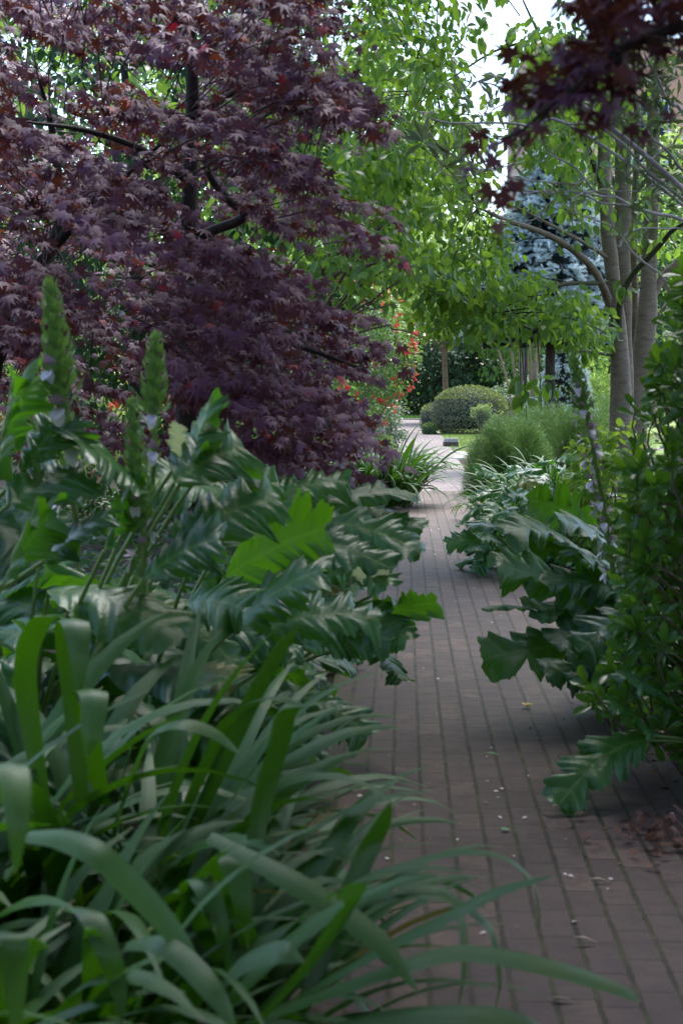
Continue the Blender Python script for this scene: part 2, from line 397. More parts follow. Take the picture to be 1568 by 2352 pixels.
def brick_mat(name, turn, tone=(1, 1, 1), joint=.010, mossy=True, pitch=.108, length=.220):
    """brick pavers: long joints run along y (turn False) or across (turn True)"""
    b = NB(name); tc = b.n('ShaderNodeTexCoord'); sp = b.n('ShaderNodeSeparateXYZ'); b.link(tc.outputs['Object'], sp.inputs[0])
    x, y = (sp.outputs[1], sp.outputs[0]) if turn else (sp.outputs[0], sp.outputs[1])
    wob = b.noise(tc.outputs['Object'], 3.0, 2)
    wob2 = b.noise(tc.outputs['Object'], 26.0, 3)
    x = b.math('ADD', x, b.math('MULTIPLY', b.math('SUBTRACT', wob, .5), .010))
    xs = b.math('DIVIDE', b.math('SUBTRACT', x, .076), pitch); xi = b.math('FLOOR', xs); xf = b.math('ABSOLUTE', b.math('SUBTRACT', b.math('FRACT', xs), .5))
    wn_ = b.n('ShaderNodeTexWhiteNoise', noise_dimensions='1D'); b.link(xi, wn_.inputs['W'])
    off = b.math('MULTIPLY', wn_.outputs[0], 1.0)
    ys = b.math('ADD', b.math('DIVIDE', y, length), off); yi = b.math('FLOOR', ys); yf = b.math('ABSOLUTE', b.math('SUBTRACT', b.math('FRACT', ys), .5))
    cmb = b.n('ShaderNodeCombineXYZ'); b.link(xi, cmb.inputs[0]); b.link(yi, cmb.inputs[1])
    wn2 = b.n('ShaderNodeTexWhiteNoise', noise_dimensions='2D'); b.link(cmb.outputs[0], wn2.inputs['Vector'])
    t = tone
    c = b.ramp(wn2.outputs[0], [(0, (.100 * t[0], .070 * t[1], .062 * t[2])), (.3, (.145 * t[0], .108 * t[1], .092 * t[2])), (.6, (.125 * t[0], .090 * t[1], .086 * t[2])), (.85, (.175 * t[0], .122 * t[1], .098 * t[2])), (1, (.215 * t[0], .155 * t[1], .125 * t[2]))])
    n1 = b.noise(tc.outputs['Object'], 22, 6, .7); n2 = b.noise(tc.outputs['Object'], 1.1, 4); n5 = b.noise(tc.outputs['Object'], 9, 5, .75); n3 = b.noise(tc.outputs['Object'], 90, 3, .7)
    c = b.mix(b.ramp(n1, [(.42, (0, 0, 0)), (.72, (.55, .55, .55))]), c, (.21 * t[0], .165 * t[1], .145 * t[2]))
    c = b.mix(b.ramp(n2, [(.38, (.5, .5, .5)), (.6, (0, 0, 0))]), c, (.08 * t[0], .06 * t[1], .055 * t[2]))
    c = b.mix(b.ramp(n5, [(.40, (.75, .75, .75)), (.55, (0, 0, 0))]), c, (.085 * t[0], .062 * t[1], .064 * t[2]))
    c = b.mix(b.math('MULTIPLY', b.ramp(b.math('ADD', b.math('MULTIPLY', b.math('MAXIMUM', xf, yf), 2.0), b.math('MULTIPLY', n1, .5)), [(1.05, (0, 0, 0)), (1.25, (1, 1, 1))]), .0), c, (.2, .15, .12))
    c = b.mix(b.ramp(n3, [(.30, (.6, .6, .6)), (.45, (0, 0, 0))]), c, (.09, .07, .06))
    wj = b.math('ADD', b.math('MULTIPLY', wob2, .16), .5 - joint / pitch - .075)
    jx = b.math('GREATER_THAN', xf, wj)
    jy = b.math('GREATER_THAN', yf, b.math('ADD', b.math('MULTIPLY', wob2, .03), .5 - .0045 / length - .015))
    n4 = b.noise(tc.outputs['Object'], 5, 4)
    jc = b.ramp(n4, [(.35, (.020, .015, .010)), (.52, (.035, .028, .012)), (.68, (.05, .055, .015))]) if mossy else b.ramp(n4, [(.4, (.10, .08, .07)), (.7, (.18, .15, .12))])
    c = b.mix(b.math('MULTIPLY', jy, .85), c, (.03, .024, .018) if mossy else (.12, .09, .08))
    c = b.mix(jx, c, jc)
    if mossy:   # moss creeping over the bricks at the left edge
        e = b.math('MULTIPLY', b.ramp(b.math('SUBTRACT', b.math('ADD', b.math('MULTIPLY', n4, .5), b.math('MULTIPLY', n1, .25)), b.math('ADD', sp.outputs[0], .58)), [(0, (0, 0, 0)), (.12, (.8, .8, .8))]), b.ramp(b.noise(tc.outputs['Object'], 1.7, 3), [(.4, (0, 0, 0)), (.6, (1, 1, 1))]))
        c = b.mix(e, c, (.07, .075, .012))
    h = b.math('SUBTRACT', b.math('ADD', b.math('MULTIPLY', n1, .25), b.math('MULTIPLY', n3, .15)), b.math('ADD', jx, b.math('MULTIPLY', jy, .5)))
    return b.out(b.bsdf(c, b.math('ADD', b.math('MULTIPLY', n1, .3), .55), .35, b.bump(h, .7, .006)))
M['soil'] = soil_mat(); M['lawn'] = lawn_mat(); M['verge'] = gravel_mat()
M['brick_a'] = brick_mat('mossy brick path', False, (.68, .62, .58), .0085)  # tone darkened: canopy shade on the near path put into the brick colour
M['brick_b'] = brick_mat('crosswise brick path', True, (1.5, 1.6, 1.75), .004, False)  # tone lifted and cooled: open-sky light put into the brick colour
M['brick_c'] = brick_mat('far brick path', False, (1.5, 1.6, 1.75), .0065, False)  # same lifted tone, standing in for open light on the far path

# ------------------------------------------------------------------ ground
def sheet(name, quad, z, mat, rot=0.0, nx=1, ny=1):
    mb = MB(); (x0, x1, y0, y1) = quad
    xs = np.linspace(x0, x1, nx + 1); ys = np.linspace(y0, y1, ny + 1)
    v = np.array([(x, y, 0) for y in ys for x in xs])
    f = np.array([(j * (nx + 1) + i, j * (nx + 1) + i + 1, (j + 1) * (nx + 1) + i + 1, (j + 1) * (nx + 1) + i) for j in range(ny) for i in range(nx)])
    mb.add(v, f)
    o = mb.build(name, mat); o.rotation_euler = (0, 0, -rot); o.location = (0, 0, z)
    o['kind'] = 'structure'
    return o
sheet('ground', (-400, 400, -60, 900), 0, M['soil'])
sheet('lawn', (1.13, 14, 32.0, 61), .004, M['lawn'], PATH_A)
sheet('grass_verge', (-16, 16, 63.3, 74), .004, M['lawn'], PATH_A)
sheet('gravel_verge', (-2.4, -.36, 34, 62.5), .004, M['verge'], PATH_A)
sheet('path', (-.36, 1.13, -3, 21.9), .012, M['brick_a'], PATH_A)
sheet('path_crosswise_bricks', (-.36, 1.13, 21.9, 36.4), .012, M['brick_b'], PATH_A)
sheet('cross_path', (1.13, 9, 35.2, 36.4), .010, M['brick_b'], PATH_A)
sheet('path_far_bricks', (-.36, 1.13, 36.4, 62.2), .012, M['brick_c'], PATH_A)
def box_mb(mb, x0, x1, y0, y1, z0, z1, mi=0, bev=0.0):
    v = np.array([(x, y, z) for z in (z0, z1) for y in (y0, y1) for x in (x0, x1)], float)
    if bev:
        c = v.mean(0); v[4:, 0] += np.sign(c[0] - v[4:, 0]) * bev; v[4:, 1] += np.sign(c[1] - v[4:, 1]) * bev
    f = np.array([(0, 2, 3, 1), (4, 5, 7, 6), (0, 1, 5, 4), (2, 6, 7, 3), (0, 4, 6, 2), (1, 3, 7, 5)])
    mb.add(v, f, None, mi)
stone = bark_mat('pale kerb stone', (.34, .30, .29), (.48, .44, .42), (9, 9, 9))
mb = MB(); box_mb(mb, -4, 3, 62.2, 62.5, 0, .06, 0, .01)
o = mb.build('kerb', stone, None, False); o.rotation_euler = (0, 0, -PATH_A); o['kind'] = 'structure'
# ---- EOF part 1
# ------------------------------------------------------------------ plant builders
UPV = np.array([0, 0, 1.0])
def bez(A, C, B, n):
    t = np.linspace(0, 1, n)[:, None]
    return (1 - t) ** 2 * A + 2 * t * (1 - t) * C + t * t * B
def bez3(A, C1, C2, B, n):
    t = np.linspace(0, 1, n)[:, None]
    return (1 - t) ** 3 * A + 3 * t * (1 - t) ** 2 * C1 + 3 * t * t * (1 - t) * C2 + t ** 3 * B

def acanthus_blade(mb, A, B, arch=.12, width=.17, roll=0.0, depth=.55, wav=.13, up=None, mi=0, nl=4, sweep=.6):
    """a lobed blade from its base A to its tip B; width is the half width"""
    A = np.asarray(A, float); B = np.asarray(B, float)
    L = np.linalg.norm(B - A); up_ = UPV if up is None else np.asarray(up, float)
    C = (A + B) / 2 + up_ * arch * L
    nph = 18; ns = nl * nph + 1
    mid = bez(A, C, B, ns); T = nz(np.gradient(mid, axis=0)); t = np.linspace(0, 1, ns)
    S = nz(np.cross(T, np.broadcast_to(up_, T.shape))); N = np.cross(S, T)
    cr, sr = math.cos(roll), math.sin(roll)
    S, N = S * cr + N * sr, N * cr - S * sr
    ph = t ** .92 * nl * .999; f = ph - np.floor(ph)
    env = np.clip(t + .02, 0, 1) ** .40 * np.clip(1.03 - t, 0, 1) ** .42 * 1.38
    us = np.array([0, .25, .5, .75, 1.0])
    cols_ = []; uvs = []
    j0, j1 = rng.uniform(-.08, .08, 2); w3 = rng.uniform(0, 6, 6); lj = {q: rng.normal(size=nl + 1) * .12 for q in (-1, 1)}
    for sd in (-1, 1):
        ph2 = np.clip(ph + (j0 if sd < 0 else j1), 0, nl - .001); ff = ph2 - np.floor(ph2); c = np.abs(2 * ff - 1)
        lobe = (1 - .22 * c ** 2) * (1 - depth * c ** (7 if depth < .65 else 4.5)) * (1 + lj[sd][ph2.astype(int)])
        lobe = lobe * (1 - .21 * np.abs(((ff * 3 + .5) % 1) * 2 - 1)) * (1 + .05 * rng.normal(size=ns))
        w = width * env * np.clip(lobe, .06, 2)
        for u in us[1:]:
            uw = (w * u)[:, None]
            vein = -.10 * width * np.exp(-((ff - .5) / .10) ** 2) * u ** .6 * (1.1 - u)
            ed = wav * width * (np.sin(t * 7 + w3[0] + sd * 2) + .7 * np.sin(t * 15 + w3[1] - sd) + .45 * np.sin(t * 31 + w3[2] + sd * u)) * u ** 2
            zz = (.26 * u - .46 * u * u) * width * env + vein * env + ed
            cols_.append((sd * u, mid + sd * S * uw + T * (sweep * w * u)[:, None] + N * zz[:, None]))
    cols_.append((0, mid + N * 0))
    cols_.sort(key=lambda q: q[0])
    m = len(cols_)
    v = np.stack([c for _, c in cols_], 1)
    uv = np.stack([np.stack([np.full(ns, .5 + .5 * u), ph], -1) for u, _ in cols_], 1)
    i = np.arange(ns - 1)[:, None] * m; j = np.arange(m - 1)[None]
    fc = np.stack([i + j, i + j + 1, i + j + m + 1, i + j + m], -1).reshape(-1, 4)
    mb.add(v.reshape(-1, 3), fc, uv.reshape(-1, 2), mi)

def acanthus(name, label, base, leaves=(), nrand=10, height=.75, reach=.75, size=.55, spikes=(), depth=.5, group='acanthus plants along the path', az=None, pale=(), nl=4):
    """leaves: list of (base point, tip point, half width, arch, roll) in world space"""
    root = thing(name, label, 'plant', base, group)
    base = np.asarray(base, float)
    fol = MB(); pet = MB()
    def petiole(A):
        k = base + rng.uniform(-.07, .07, 3) * [1, 1, 0]
        c = (k + A) / 2 + np.array([0, 0, .14 * np.linalg.norm(A - k)]) - (A - k) * [.12, .12, 0]
        pet.tube(bez(k, c, A, 8), np.linspace(.011, .006, 8), 6, 0, 1)
    for (A, B, w, arch, roll) in leaves:
        acanthus_blade(fol, A, B, arch, w, roll, depth, nl=nl); petiole(np.asarray(A, float))
    for (A, B, w, arch, roll) in pale:
        acanthus_blade(fol, A, B, arch, w, roll, depth * .5, mi=1); petiole(np.asarray(A, float))
    for i in range(nrand):
        a = (az[0] + (az[1] - az[0]) * rng.random()) if az else (i * 2.4 + rng.uniform(-.4, .4))
        k = (i + .5) / nrand
        h = height * (.95 - .65 * k) * rng.uniform(.85, 1.1); r0 = reach * rng.uniform(.12, .34) * (.6 + .6 * k)
        L = size * rng.uniform(.8, 1.3); dirv = np.array([math.cos(a), math.sin(a), 0])
        A = base + dirv * r0 + UPV * h
        el = rng.uniform(-.85, .30) - .15 * k
        B = A + (dirv * math.cos(el) + UPV * math.sin(el)) * L
        if B[2] < .06: B[2] = .06
        acanthus_blade(fol, A, B, rng.uniform(.10, .26), L * rng.uniform(.34, .44), -np.sign(math.cos(a)) * rng.uniform(.1, .8), depth * rng.uniform(.6, 1.2), nl=nl if rng.random() < .5 else nl - 1, wav=rng.uniform(.08, .18)); petiole(A)
    part(fol, 'foliage', [M['acan'], M['acan_pale']], root); part(pet, 'leaf_stalk', M['petiole'], root)
    for s in spikes: flower_spike(root, *s)
    return root

def flower_spike(root, foot, top, bud_from=.55, fl_from=.25, rad=.035, fl_keep=1.0, flowers=True):
    """foot, top world points; buds crowd from bud_from of the length to the tip, flowers from fl_from to bud_from"""
    foot = np.asarray(foot, float); top = np.asarray(top, float); ax = top - foot; L = np.linalg.norm(ax); ax = ax / L
    st = MB(); st.tube(np.array([foot, (foot + top) / 2 + [.01, 0, 0], top]), np.array([.011, .009, .004]), 8)
    sp = part(st, 'flower_spike', M['petiole'], root)
    s1 = nz(np.cross(ax, [0.2, 1, 0])); s2 = np.cross(ax, s1)
    def ring(ts, rads, sc, tilt, mb, tpl, mi=0, offs=0.0, jit=.25):
        n = len(ts); ang = np.arange(n) * (math.pi / 2 + .39) + offs + rng.normal(size=n) * .12
        o = np.cos(ang)[:, None] * s1 + np.sin(ang)[:, None] * s2
        pos = foot + ax * (ts * L)[:, None] + o * np.asarray(rads)[:, None]
        dr = nz(ax * np.cos(tilt)[:, None] + o * np.sin(tilt)[:, None] + rng.normal(size=(n, 3)) * .08)
        nr = nz(ax * .6 - o * .8) * -1 if False else nz(o)
        mb.inst(tpl, pos, dr, nr, sc, mi)
        return pos, dr, o
    br = MB()
    n1 = int((1 - bud_from) * L / .0032)
    ts = np.linspace(bud_from, .998, n1); k = (ts - bud_from) / (1 - bud_from)
    ring(ts, rad * (.22 + .40 * (1 - k) ** .7) , rad * (.72 - .36 * k), .75 - .45 * k, br, T_ROUND)
    ring(ts + .004, rad * (.1 + .15 * (1 - k)), rad * (.75 - .4 * k), .5 - .3 * k, br, T_OV, 0, .8)
    n2 = max(3, int((bud_from - fl_from) * L / .013))
    ts = np.linspace(fl_from, bud_from, n2)
    ring(ts, np.full(n2, .010), np.full(n2, rad * .75), np.full(n2, .8), br, T_OV)
    part_sub(br, 'bract', M['bract'], sp, root)
    if flowers:
        n3 = max(3, int((bud_from - fl_from) * L / .024))
        ts = np.linspace(fl_from, bud_from + .12, n3)
        dum = MB(); pos, dr, o = ring(ts, np.full(n3, .012), np.full(n3, rad * 1.2), np.full(n3, .95), dum, T_ROUND, 0, .5)
        for q in range(n3):
            if rng.random() > fl_keep: continue
            fm = MB(); p_, d_, o_ = pos[q:q + 1], dr[q:q + 1], o[q:q + 1]; g_ = rng.uniform(.8, 1.1)
            fm.inst(T_ROUND, p_, d_, o_, rad * .85 * g_); fm.inst(T_ROUND, p_ + o_ * .006, nz(d_ + o_ * .4 - ax * .25), -o_ + ax * .3, rad * .75 * g_)
            if rng.random() < .85:
                fm.inst(T_ROUND, p_ + o_ * .012 - ax * .006, nz(o_ * 1.0 - ax * .55), nz(ax + o_ * .4), rad * .95 * g_, 1)
                fm.inst(T_ROUND, p_ + o_ * .020 - ax * .010, nz(o_ * .4 - ax * 1.0), nz(o_), rad * .85 * g_, 1)
            part_sub(fm, 'flower', [M['hood'], M['petal']], sp, root)
    return sp
def part_sub(mb, name, mats, par, root):
    o = mb.build(name, mats, None, True, origin=tuple(root.location)); o.location = (0, 0, 0); o.parent = par
    return o

def ribbon(mb, mid, width, side, twist=0.0, fold=.22, mi=0):
    n = len(mid); t = np.linspace(0, 1, n); T = nz(np.gradient(mid, axis=0))
    S = np.broadcast_to(np.asarray(side, float), T.shape); S = nz(S - T * (S * T).sum(1, keepdims=True)); N = np.cross(S, T)
    tw = (twist * t)[:, None]; S, N = S * np.cos(tw) + N * np.sin(tw), N * np.cos(tw) - S * np.sin(tw)
    w = width * np.minimum(1, .55 + t * 1.6) * np.clip(1 - np.clip((t - .55) / .46, 0, 1) ** 2.2, .03, 1)
    us = np.array([-1, -.5, 0, .5, 1.0]); m = 5
    v = mid[:, None] + S[:, None] * (us[None, :, None] * w[:, None, None]) + N[:, None] * ((np.abs(us) ** 1.3)[None, :, None] * fold * w[:, None, None])
    uv = np.stack(np.broadcast_arrays((.5 + .5 * us)[None], t[:, None]), -1)
    i = np.arange(n - 1)[:, None] * m; j = np.arange(m - 1)[None]
    mb.add(v.reshape(-1, 3), np.stack([i + j, i + j + 1, i + j + m + 1, i + j + m], -1).reshape(-1, 4), uv.reshape(-1, 2), mi)

def arc(base, az, e0, L, bend, n=15, p=1.5, wob=0.0):
    t = np.linspace(0, 1, n); el = e0 - bend * t ** p; a = az + wob * t
    d = np.stack([np.cos(el) * np.cos(a), np.cos(el) * np.sin(a), np.sin(el)], -1) * (L / (n - 1))
    return base + np.vstack([np.zeros(3), np.cumsum(d[:-1], 0)])

def strap_clump(name, label, base, n, spread, L, width, bend=(.9, 2.3), e0=(.95, 1.5), hero=(), group='strap leaved clumps', cat='plant', az=None, mat='strap', n_seg=15):
    root = thing(name, label, cat, base, group); mb = MB(); base = np.asarray(base, float)
    for i in range(n):
        a = rng.uniform(*az) if az else rng.uniform(0, 2 * math.pi)
        r = spread * math.sqrt(rng.random()); b = base + np.array([math.cos(a + rng.normal() * .5) * r, math.sin(a + rng.normal() * .5) * r, 0])
        LL = L * rng.uniform(.65, 1.15)
        mid = arc(b, a, rng.uniform(*e0), LL, rng.uniform(*bend), n_seg, rng.uniform(1.2, 2.4), rng.normal() * .25)
        mid[:, 2] = np.maximum(mid[:, 2], .015 + .01 * rng.random())
        ribbon(mb, mid, width * rng.uniform(.75, 1.15), (-math.sin(a), math.cos(a), 0), rng.normal() * .5)
    for (pts, w, side) in hero:
        p, _ = catmull(np.asarray(pts, float), np.zeros(len(pts)), 6)
        ribbon(mb, p, w, side)
    part(mb, 'foliage', M[mat], root)
    return root

def clumps(mb, tpl, C, rad, n, size, axis=None, outw=None, mi=0, up=.6, rand=.5, droop=.5):
    """leaf clumps round the centres C; axis: long direction of each clump"""
    C = np.asarray(C, float); k = len(C)
    idx = np.repeat(np.arange(k), n)
    rad = np.asarray(rad, float); rad = np.broadcast_to(rad, (k, 3))
    q = np.clip(rng.normal(size=(len(idx), 3)) * .5, -.85, .85)
    if axis is None: ax = nz(rng.normal(size=(k, 3)) * [1, 1, .25])
    else: ax = np.broadcast_to(nz(axis), (k, 3))
    s = nz(np.cross(ax, [0, 0, 1.0])); u = np.cross(s, ax)
    off = ax[idx] * (q[:, 0] * rad[idx, 0])[:, None] + s[idx] * (q[:, 1] * rad[idx, 1])[:, None] + u[idx] * (q[:, 2] * rad[idx, 2])[:, None]
    pos = C[idx] + off
    ow = np.zeros((k, 3)) if outw is None else np.asarray(outw, float)
    nr = nz(ow[idx] * .7 + UPV * up + rng.normal(size=pos.shape) * rand)
    dr = nz(nz(off) * .5 + ow[idx] * .5 - UPV * droop + rng.normal(size=pos.shape) * .45)
    mb.inst(tpl, pos, dr, nr, size * rng.uniform(.65, 1.25, len(pos)), mi)
    return pos

def ellipsoid_pts(c, r, n, shell=.6, zmin=-1.0):
    d = rvec(n * 2); d = d[d[:, 2] > zmin][:n]
    k = rng.uniform(shell ** 3, 1, len(d)) ** (1 / 3)
    return np.asarray(c) + d * k[:, None] * np.asarray(r), d

def tree(name, label, X, Y, crown_c, crown_r, mat, ncl, nleaf, size, clr, trunk_r=.14, trunk_mat='bark_stem', group='trees and tall shrubs behind the path', limbs=7, tpl=T_Q, cat='tree', shell=.5, up=.6, droop=.5, zmin=-1.0, lean=(0, 0), part_name='crown', stems=1):
    root = thing(name, label, cat, (X, Y, 0), group)
    mb = MB(); C, d = ellipsoid_pts(crown_c, crown_r, ncl, shell, zmin)
    clumps(mb, tpl, C, (clr, clr * .8, clr * .4), nleaf, size, None, d, up=up, droop=droop)
    part(mb, part_name, M[mat], root)
    tr = MB(); cc = np.asarray(crown_c, float)
    for s in range(stems):
        fx = np.array([X, Y, 0]) + (0 if stems == 1 else 1) * np.append(rng.normal(size=2) * .18, 0)
        top = cc + [rng.normal() * .2 * (stems > 1) * crown_r[0], 0, crown_r[2] * .5]
        tr.tube(np.array([fx, fx * .6 + top * .4 + [lean[0], lean[1], 0], top]), np.array([trunk_r, trunk_r * .7, trunk_r * .2]), 8)
    for i in np.linspace(0, len(C) - 1, limbs).astype(int):
        z0 = rng.uniform(.35, .8); s = np.array([X, Y, 0]) * (1 - z0) + top * z0
        e = C[i]; tr.tube(np.array([s, (s + e) / 2 + [0, 0, .12 * np.linalg.norm(e - s)], e]), np.array([trunk_r * .45, trunk_r * .3, trunk_r * .08]), 5)
    part(tr, 'trunk', M[trunk_mat], root)
    return root
# ---- EOF part 2
# ------------------------------------------------------------------ far background: brick building, trees
def brick_wall_mat():
    b = NB('orange brick wall'); tc = b.n('ShaderNodeTexCoord'); mp = b.n('ShaderNodeMapping'); mp.inputs['Rotation'].default_value = (math.pi / 2, 0, 0)
    b.link(tc.outputs['Object'], mp.inputs[0])
    br = b.n('ShaderNodeTexBrick'); b.link(mp.outputs[0], br.inputs['Vector'])
    br.inputs['Scale'].default_value = 1.0; br.inputs['Brick Width'].default_value = .22; br.inputs['Row Height'].default_value = .075; br.inputs['Mortar Size'].default_value = .008
    br.inputs['Color1'].default_value = (.66, .30, .18, 1); br.inputs['Color2'].default_value = (.72, .37, .24, 1); br.inputs['Mortar'].default_value = (.42, .36, .3, 1)
    return b.out(b.bsdf(br.outputs[0], .85, .2))
M['brickwall'] = brick_wall_mat()
M['whiteframe'] = bark_mat('white painted trim', (.7, .7, .7), (.8, .8, .8), (3, 3, 3))
gl = NB('window glass'); M['glass'] = gl.out(gl.bsdf((.03, .05, .08), .06, .9))
bl = NB('blue sheeting'); M['blue'] = bl.out(bl.bsdf((.02, .16, .62), .5, .4))
bx0 = P(1226, 100, 78)[0]
root = thing('brick_building', 'orange brick building with white framed windows behind the trees at right', 'building', (bx0 + 11, 82, 0))
mb = MB(); box_mb(mb, bx0, bx0 + 24, 78, 90, 0, 18.6); part(mb, 'wall', M['brickwall'], root, False)
mb = MB(); box_mb(mb, bx0 - .06, bx0 + 24.06, 77.94, 90.06, 18.6, 18.85); part(mb, 'roof', M['whiteframe'], root, False)
for z in (4.6, 8.6, 12.6):
    mb = MB(); box_mb(mb, bx0 - .05, bx0 + 24, 77.9, 78.0, z, z + .35); part(mb, 'string_course', M['whiteframe'], root, False)
for fz in (1.4, 5.7, 9.7, 13.7):
    for ix in range(6):
        x = bx0 + 1.5 + ix * 3.8
        w = MB()
        for a in (0, 1.5): box_mb(w, x + a, x + a + .1, 77.88, 78.0, fz, fz + 2.1)
        box_mb(w, x + .1, x + 1.5, 77.88, 78, fz, fz + .1); box_mb(w, x + .1, x + 1.5, 77.88, 78, fz + 2.0, fz + 2.1); box_mb(w, x + .1, x + 1.5, 77.9, 78, fz + 1.0, fz + 1.07); box_mb(w, x + .77, x + .83, 77.91, 78, fz + .1, fz + 1.0)
        f = part(w, 'window', M['whiteframe'], root, False)
        g = MB(); box_mb(g, x + .1, x + 1.5, 77.95, 77.99, fz + .1, fz + 2.0)
        part_sub(g, 'pane', M['glass'], f, root)
for dx_, dy_, w_, h_ in ((1241, 190, .25, .9), (1272, 192, .3, .5), (1445, 303, .3, .5)):
    c = P(dx_, dy_, 77.6); g = MB(); v = np.array([(c[0] - w_ + 2 * w_ * i / 5, 77.7 - .06 * (i % 2), c[2] - h_ / 2 + j * h_ - .05 * (i % 2)) for j in (0, 1) for i in range(6)])
    g.add(v, np.array([(i, i + 1, i + 7, i + 6) for i in range(5)])); part(g, 'blue_sheeting', M['blue'], root, False)

G1 = 'trees behind the garden'
def at(dx, Y): return P(dx, 875.5, Y)[0]
def zz(dy, Y): return P(784, dy, Y)[2]
# far row, closing the view
fr = [(-150, 70, 9, 5.5, 'mid', 'broad mid green tree at the far left edge of the garden'), (120, 74, 10.5, 5.5, 'dark', 'dark leaved tree seen through the top of the purple maple'),
      (420, 72, 12, 6, 'mid', 'tall round mid green tree behind the purple maple trunk'), (690, 76, 13, 6, 'lime', 'tall pale green tree behind the right side of the purple maple'),
      (930, 78, 14, 5.0, 'mid', 'tall green tree just left of the bright sky gap'), (1180, 76, 7.5, 4.5, 'dark', 'low dark tree under the bright sky gap'),
      (1400, 72, 10.5, 4.5, 'mid', 'green tree in front of the orange brick building'), (1680, 70, 12, 5.0, 'mid', 'tall green tree at the far right edge')]
for dx, Y, h, r, m, lab in fr:
    X = at(dx, Y); tree('broad_tree', lab, X, Y, (X, Y, h * .52), (r, r * .7, h * .5), m, 170, 46, .34, 1.25, .25, group=G1, shell=.55)
# dark layered tree closing the path, pale maple over it
X = at(1035, 67.5); tree('dark_beech', 'dark drooping tree with layered branches at the end of the path', X, 67.5, (X, 67.5, 2.7), (4.0, 2.6, 2.75), 'dark', 240, 60, .20, .8, .22, 'bark_dark', G1, limbs=14, shell=.35, up=1.0, droop=.35)  # dark leaf colour stands in for the shade this tree is in
X = at(1010, 58); tree('pale_maple', 'pale lime green maple above the dark tree at the path end', X + .4, 60, (X, 58, 5.6), (4.2, 2.6, 2.3), 'lime', 230, 60, .16, .75, .14, group=G1, limbs=10, shell=.45, up=.9, droop=.3)
X = at(820, 48); tree('lime_tree', 'fresh green tall tree over the red azalea', X - .5, 48, (X, 48, 7.6), (3.8, 3, 4.6), 'lime', 230, 56, .17, .8, .2, group=G1, shell=.45)
X = at(1225, 56); tree('spreading_tree', 'mid green tree behind the blue spruce', X, 56, (X + .3, 56, 4.7), (3.2, 2.4, 3.4), 'mid', 150, 54, .18, .7, .16, group=G1)
X = at(1450, 44); tree('leafy_tree', 'light green tree behind the cherry trunks', X, 44, (X, 44, 4.8), (2.6, 2.2, 4.4), 'lime', 130, 50, .15, .6, .16, group=G1)
X = at(1600, 33); tree('dark_conifer', 'dark spreading conifer at the right edge behind the cherry', X, 33, (X, 33, 3.9), (1.9, 1.7, 3.6), 'dark', 130, 60, .12, .5, .14, group=G1, droop=.3)
# behind the purple maple at left
G2 = 'shrubs and trees behind the purple maple'
X = at(250, 26); tree('pale_tree', 'light green tree glimpsed between the maple branches at left', X, 26, (X, 26, 4.3), (2.6, 1.8, 3.6), 'lime', 150, 50, .11, .45, .12, group=G2)
X = at(-40, 19); tree('dark_shrub', 'tall dark evergreen shrub at the left edge of the garden', X, 19, (X, 19, 2.5), (1.7, 1.5, 2.5), 'dark', 130, 60, .10, .4, .1, group=G2, cat='shrub', tpl=T_LAN)
X = at(520, 34); tree('green_tree', 'mid green tree between the purple maple and the azalea', X, 34, (X, 34, 5.2), (3.0, 2, 4.6), 'mid', 190, 54, .13, .6, .14, group=G2)
X = at(330, 17); tree('evergreen_shrub', 'rounded dark green shrub low behind the maple', X, 17.5, (X, 17.5, 1.35), (1.9, 1.2, 1.4), 'dark', 120, 60, .085, .35, .06, group=G2, cat='shrub', stems=3)
X = at(60, 30); tree('tall_tree', 'tall mid green tree at the top left behind the maple', X, 30, (X, 30, 6.6), (3.0, 2, 4.0), 'mid', 150, 54, .13, .6, .16, group=G2)

X = at(300, 14.5); tree('dark_tree', 'tall dark leaved tree close behind the left half of the maple', X, 15, (X, 15, 4.2), (2.6, 1.3, 3.2), 'dark', 330, 60, .10, .42, .12, 'bark_dark', G2, up=.7)
X = at(640, 17); tree('leafy_tree', 'mid green tree close behind the maple trunk', X, 18, (X, 18, 5.2), (1.9, 1.3, 3.4), 'mid', 230, 56, .10, .42, .10, group=G2)
# azaleas: leaves plus coral flowers
def azalea(name, label, c, r, nfl, group='coral flowered azaleas', mat='mid'):
    root = thing(name, label, 'shrub', (c[0], c[1], 0), group)
    mb = MB(); C, d = ellipsoid_pts(c, r, 150, .6); clumps(mb, T_Q, C, (.28, .28, .16), 52, .065, None, d); part(mb, 'foliage', M[mat], root)
    st = MB()
    for i in range(7):
        e = C[i * 20]; b = np.array([c[0], c[1], 0]) + np.append(rng.normal(size=2) * .1, 0); st.tube(np.array([b, (b + e) / 2 + [0, 0, .2], e]), np.array([.028, .02, .006]), 5)
    part(st, 'stem', M['bark_stem'], root)
    C, d = ellipsoid_pts(c, np.asarray(r) * 1.04, nfl, .93)
    for q in range(len(C)):
        fl = MB(); a = rng.normal(size=(6, 3)) * .55; fl.inst(T_ROUND, C[q] + a * .04, nz(d[q] * .6 + a), nz(d[q] - a * .3), .085); part(fl, 'flower', M['flower_red'], root)
    return root
X = at(822, 25); azalea('azalea', 'large azalea with coral red flowers at the left of the path behind the maple', (X, 25, 2.0), (.92, 1.0, 1.25), 90)
X = at(640, 22); azalea('azalea', 'azalea with a few coral flowers seen through the lower maple branches', (X, 22, 1.6), (1.2, 1.0, 1.5), 70)
X = at(200, 21); azalea('azalea', 'coral flowered azalea seen low through the left of the maple', (X, 21, 1.3), (1.3, 1.0, 1.1), 80, mat='lime')
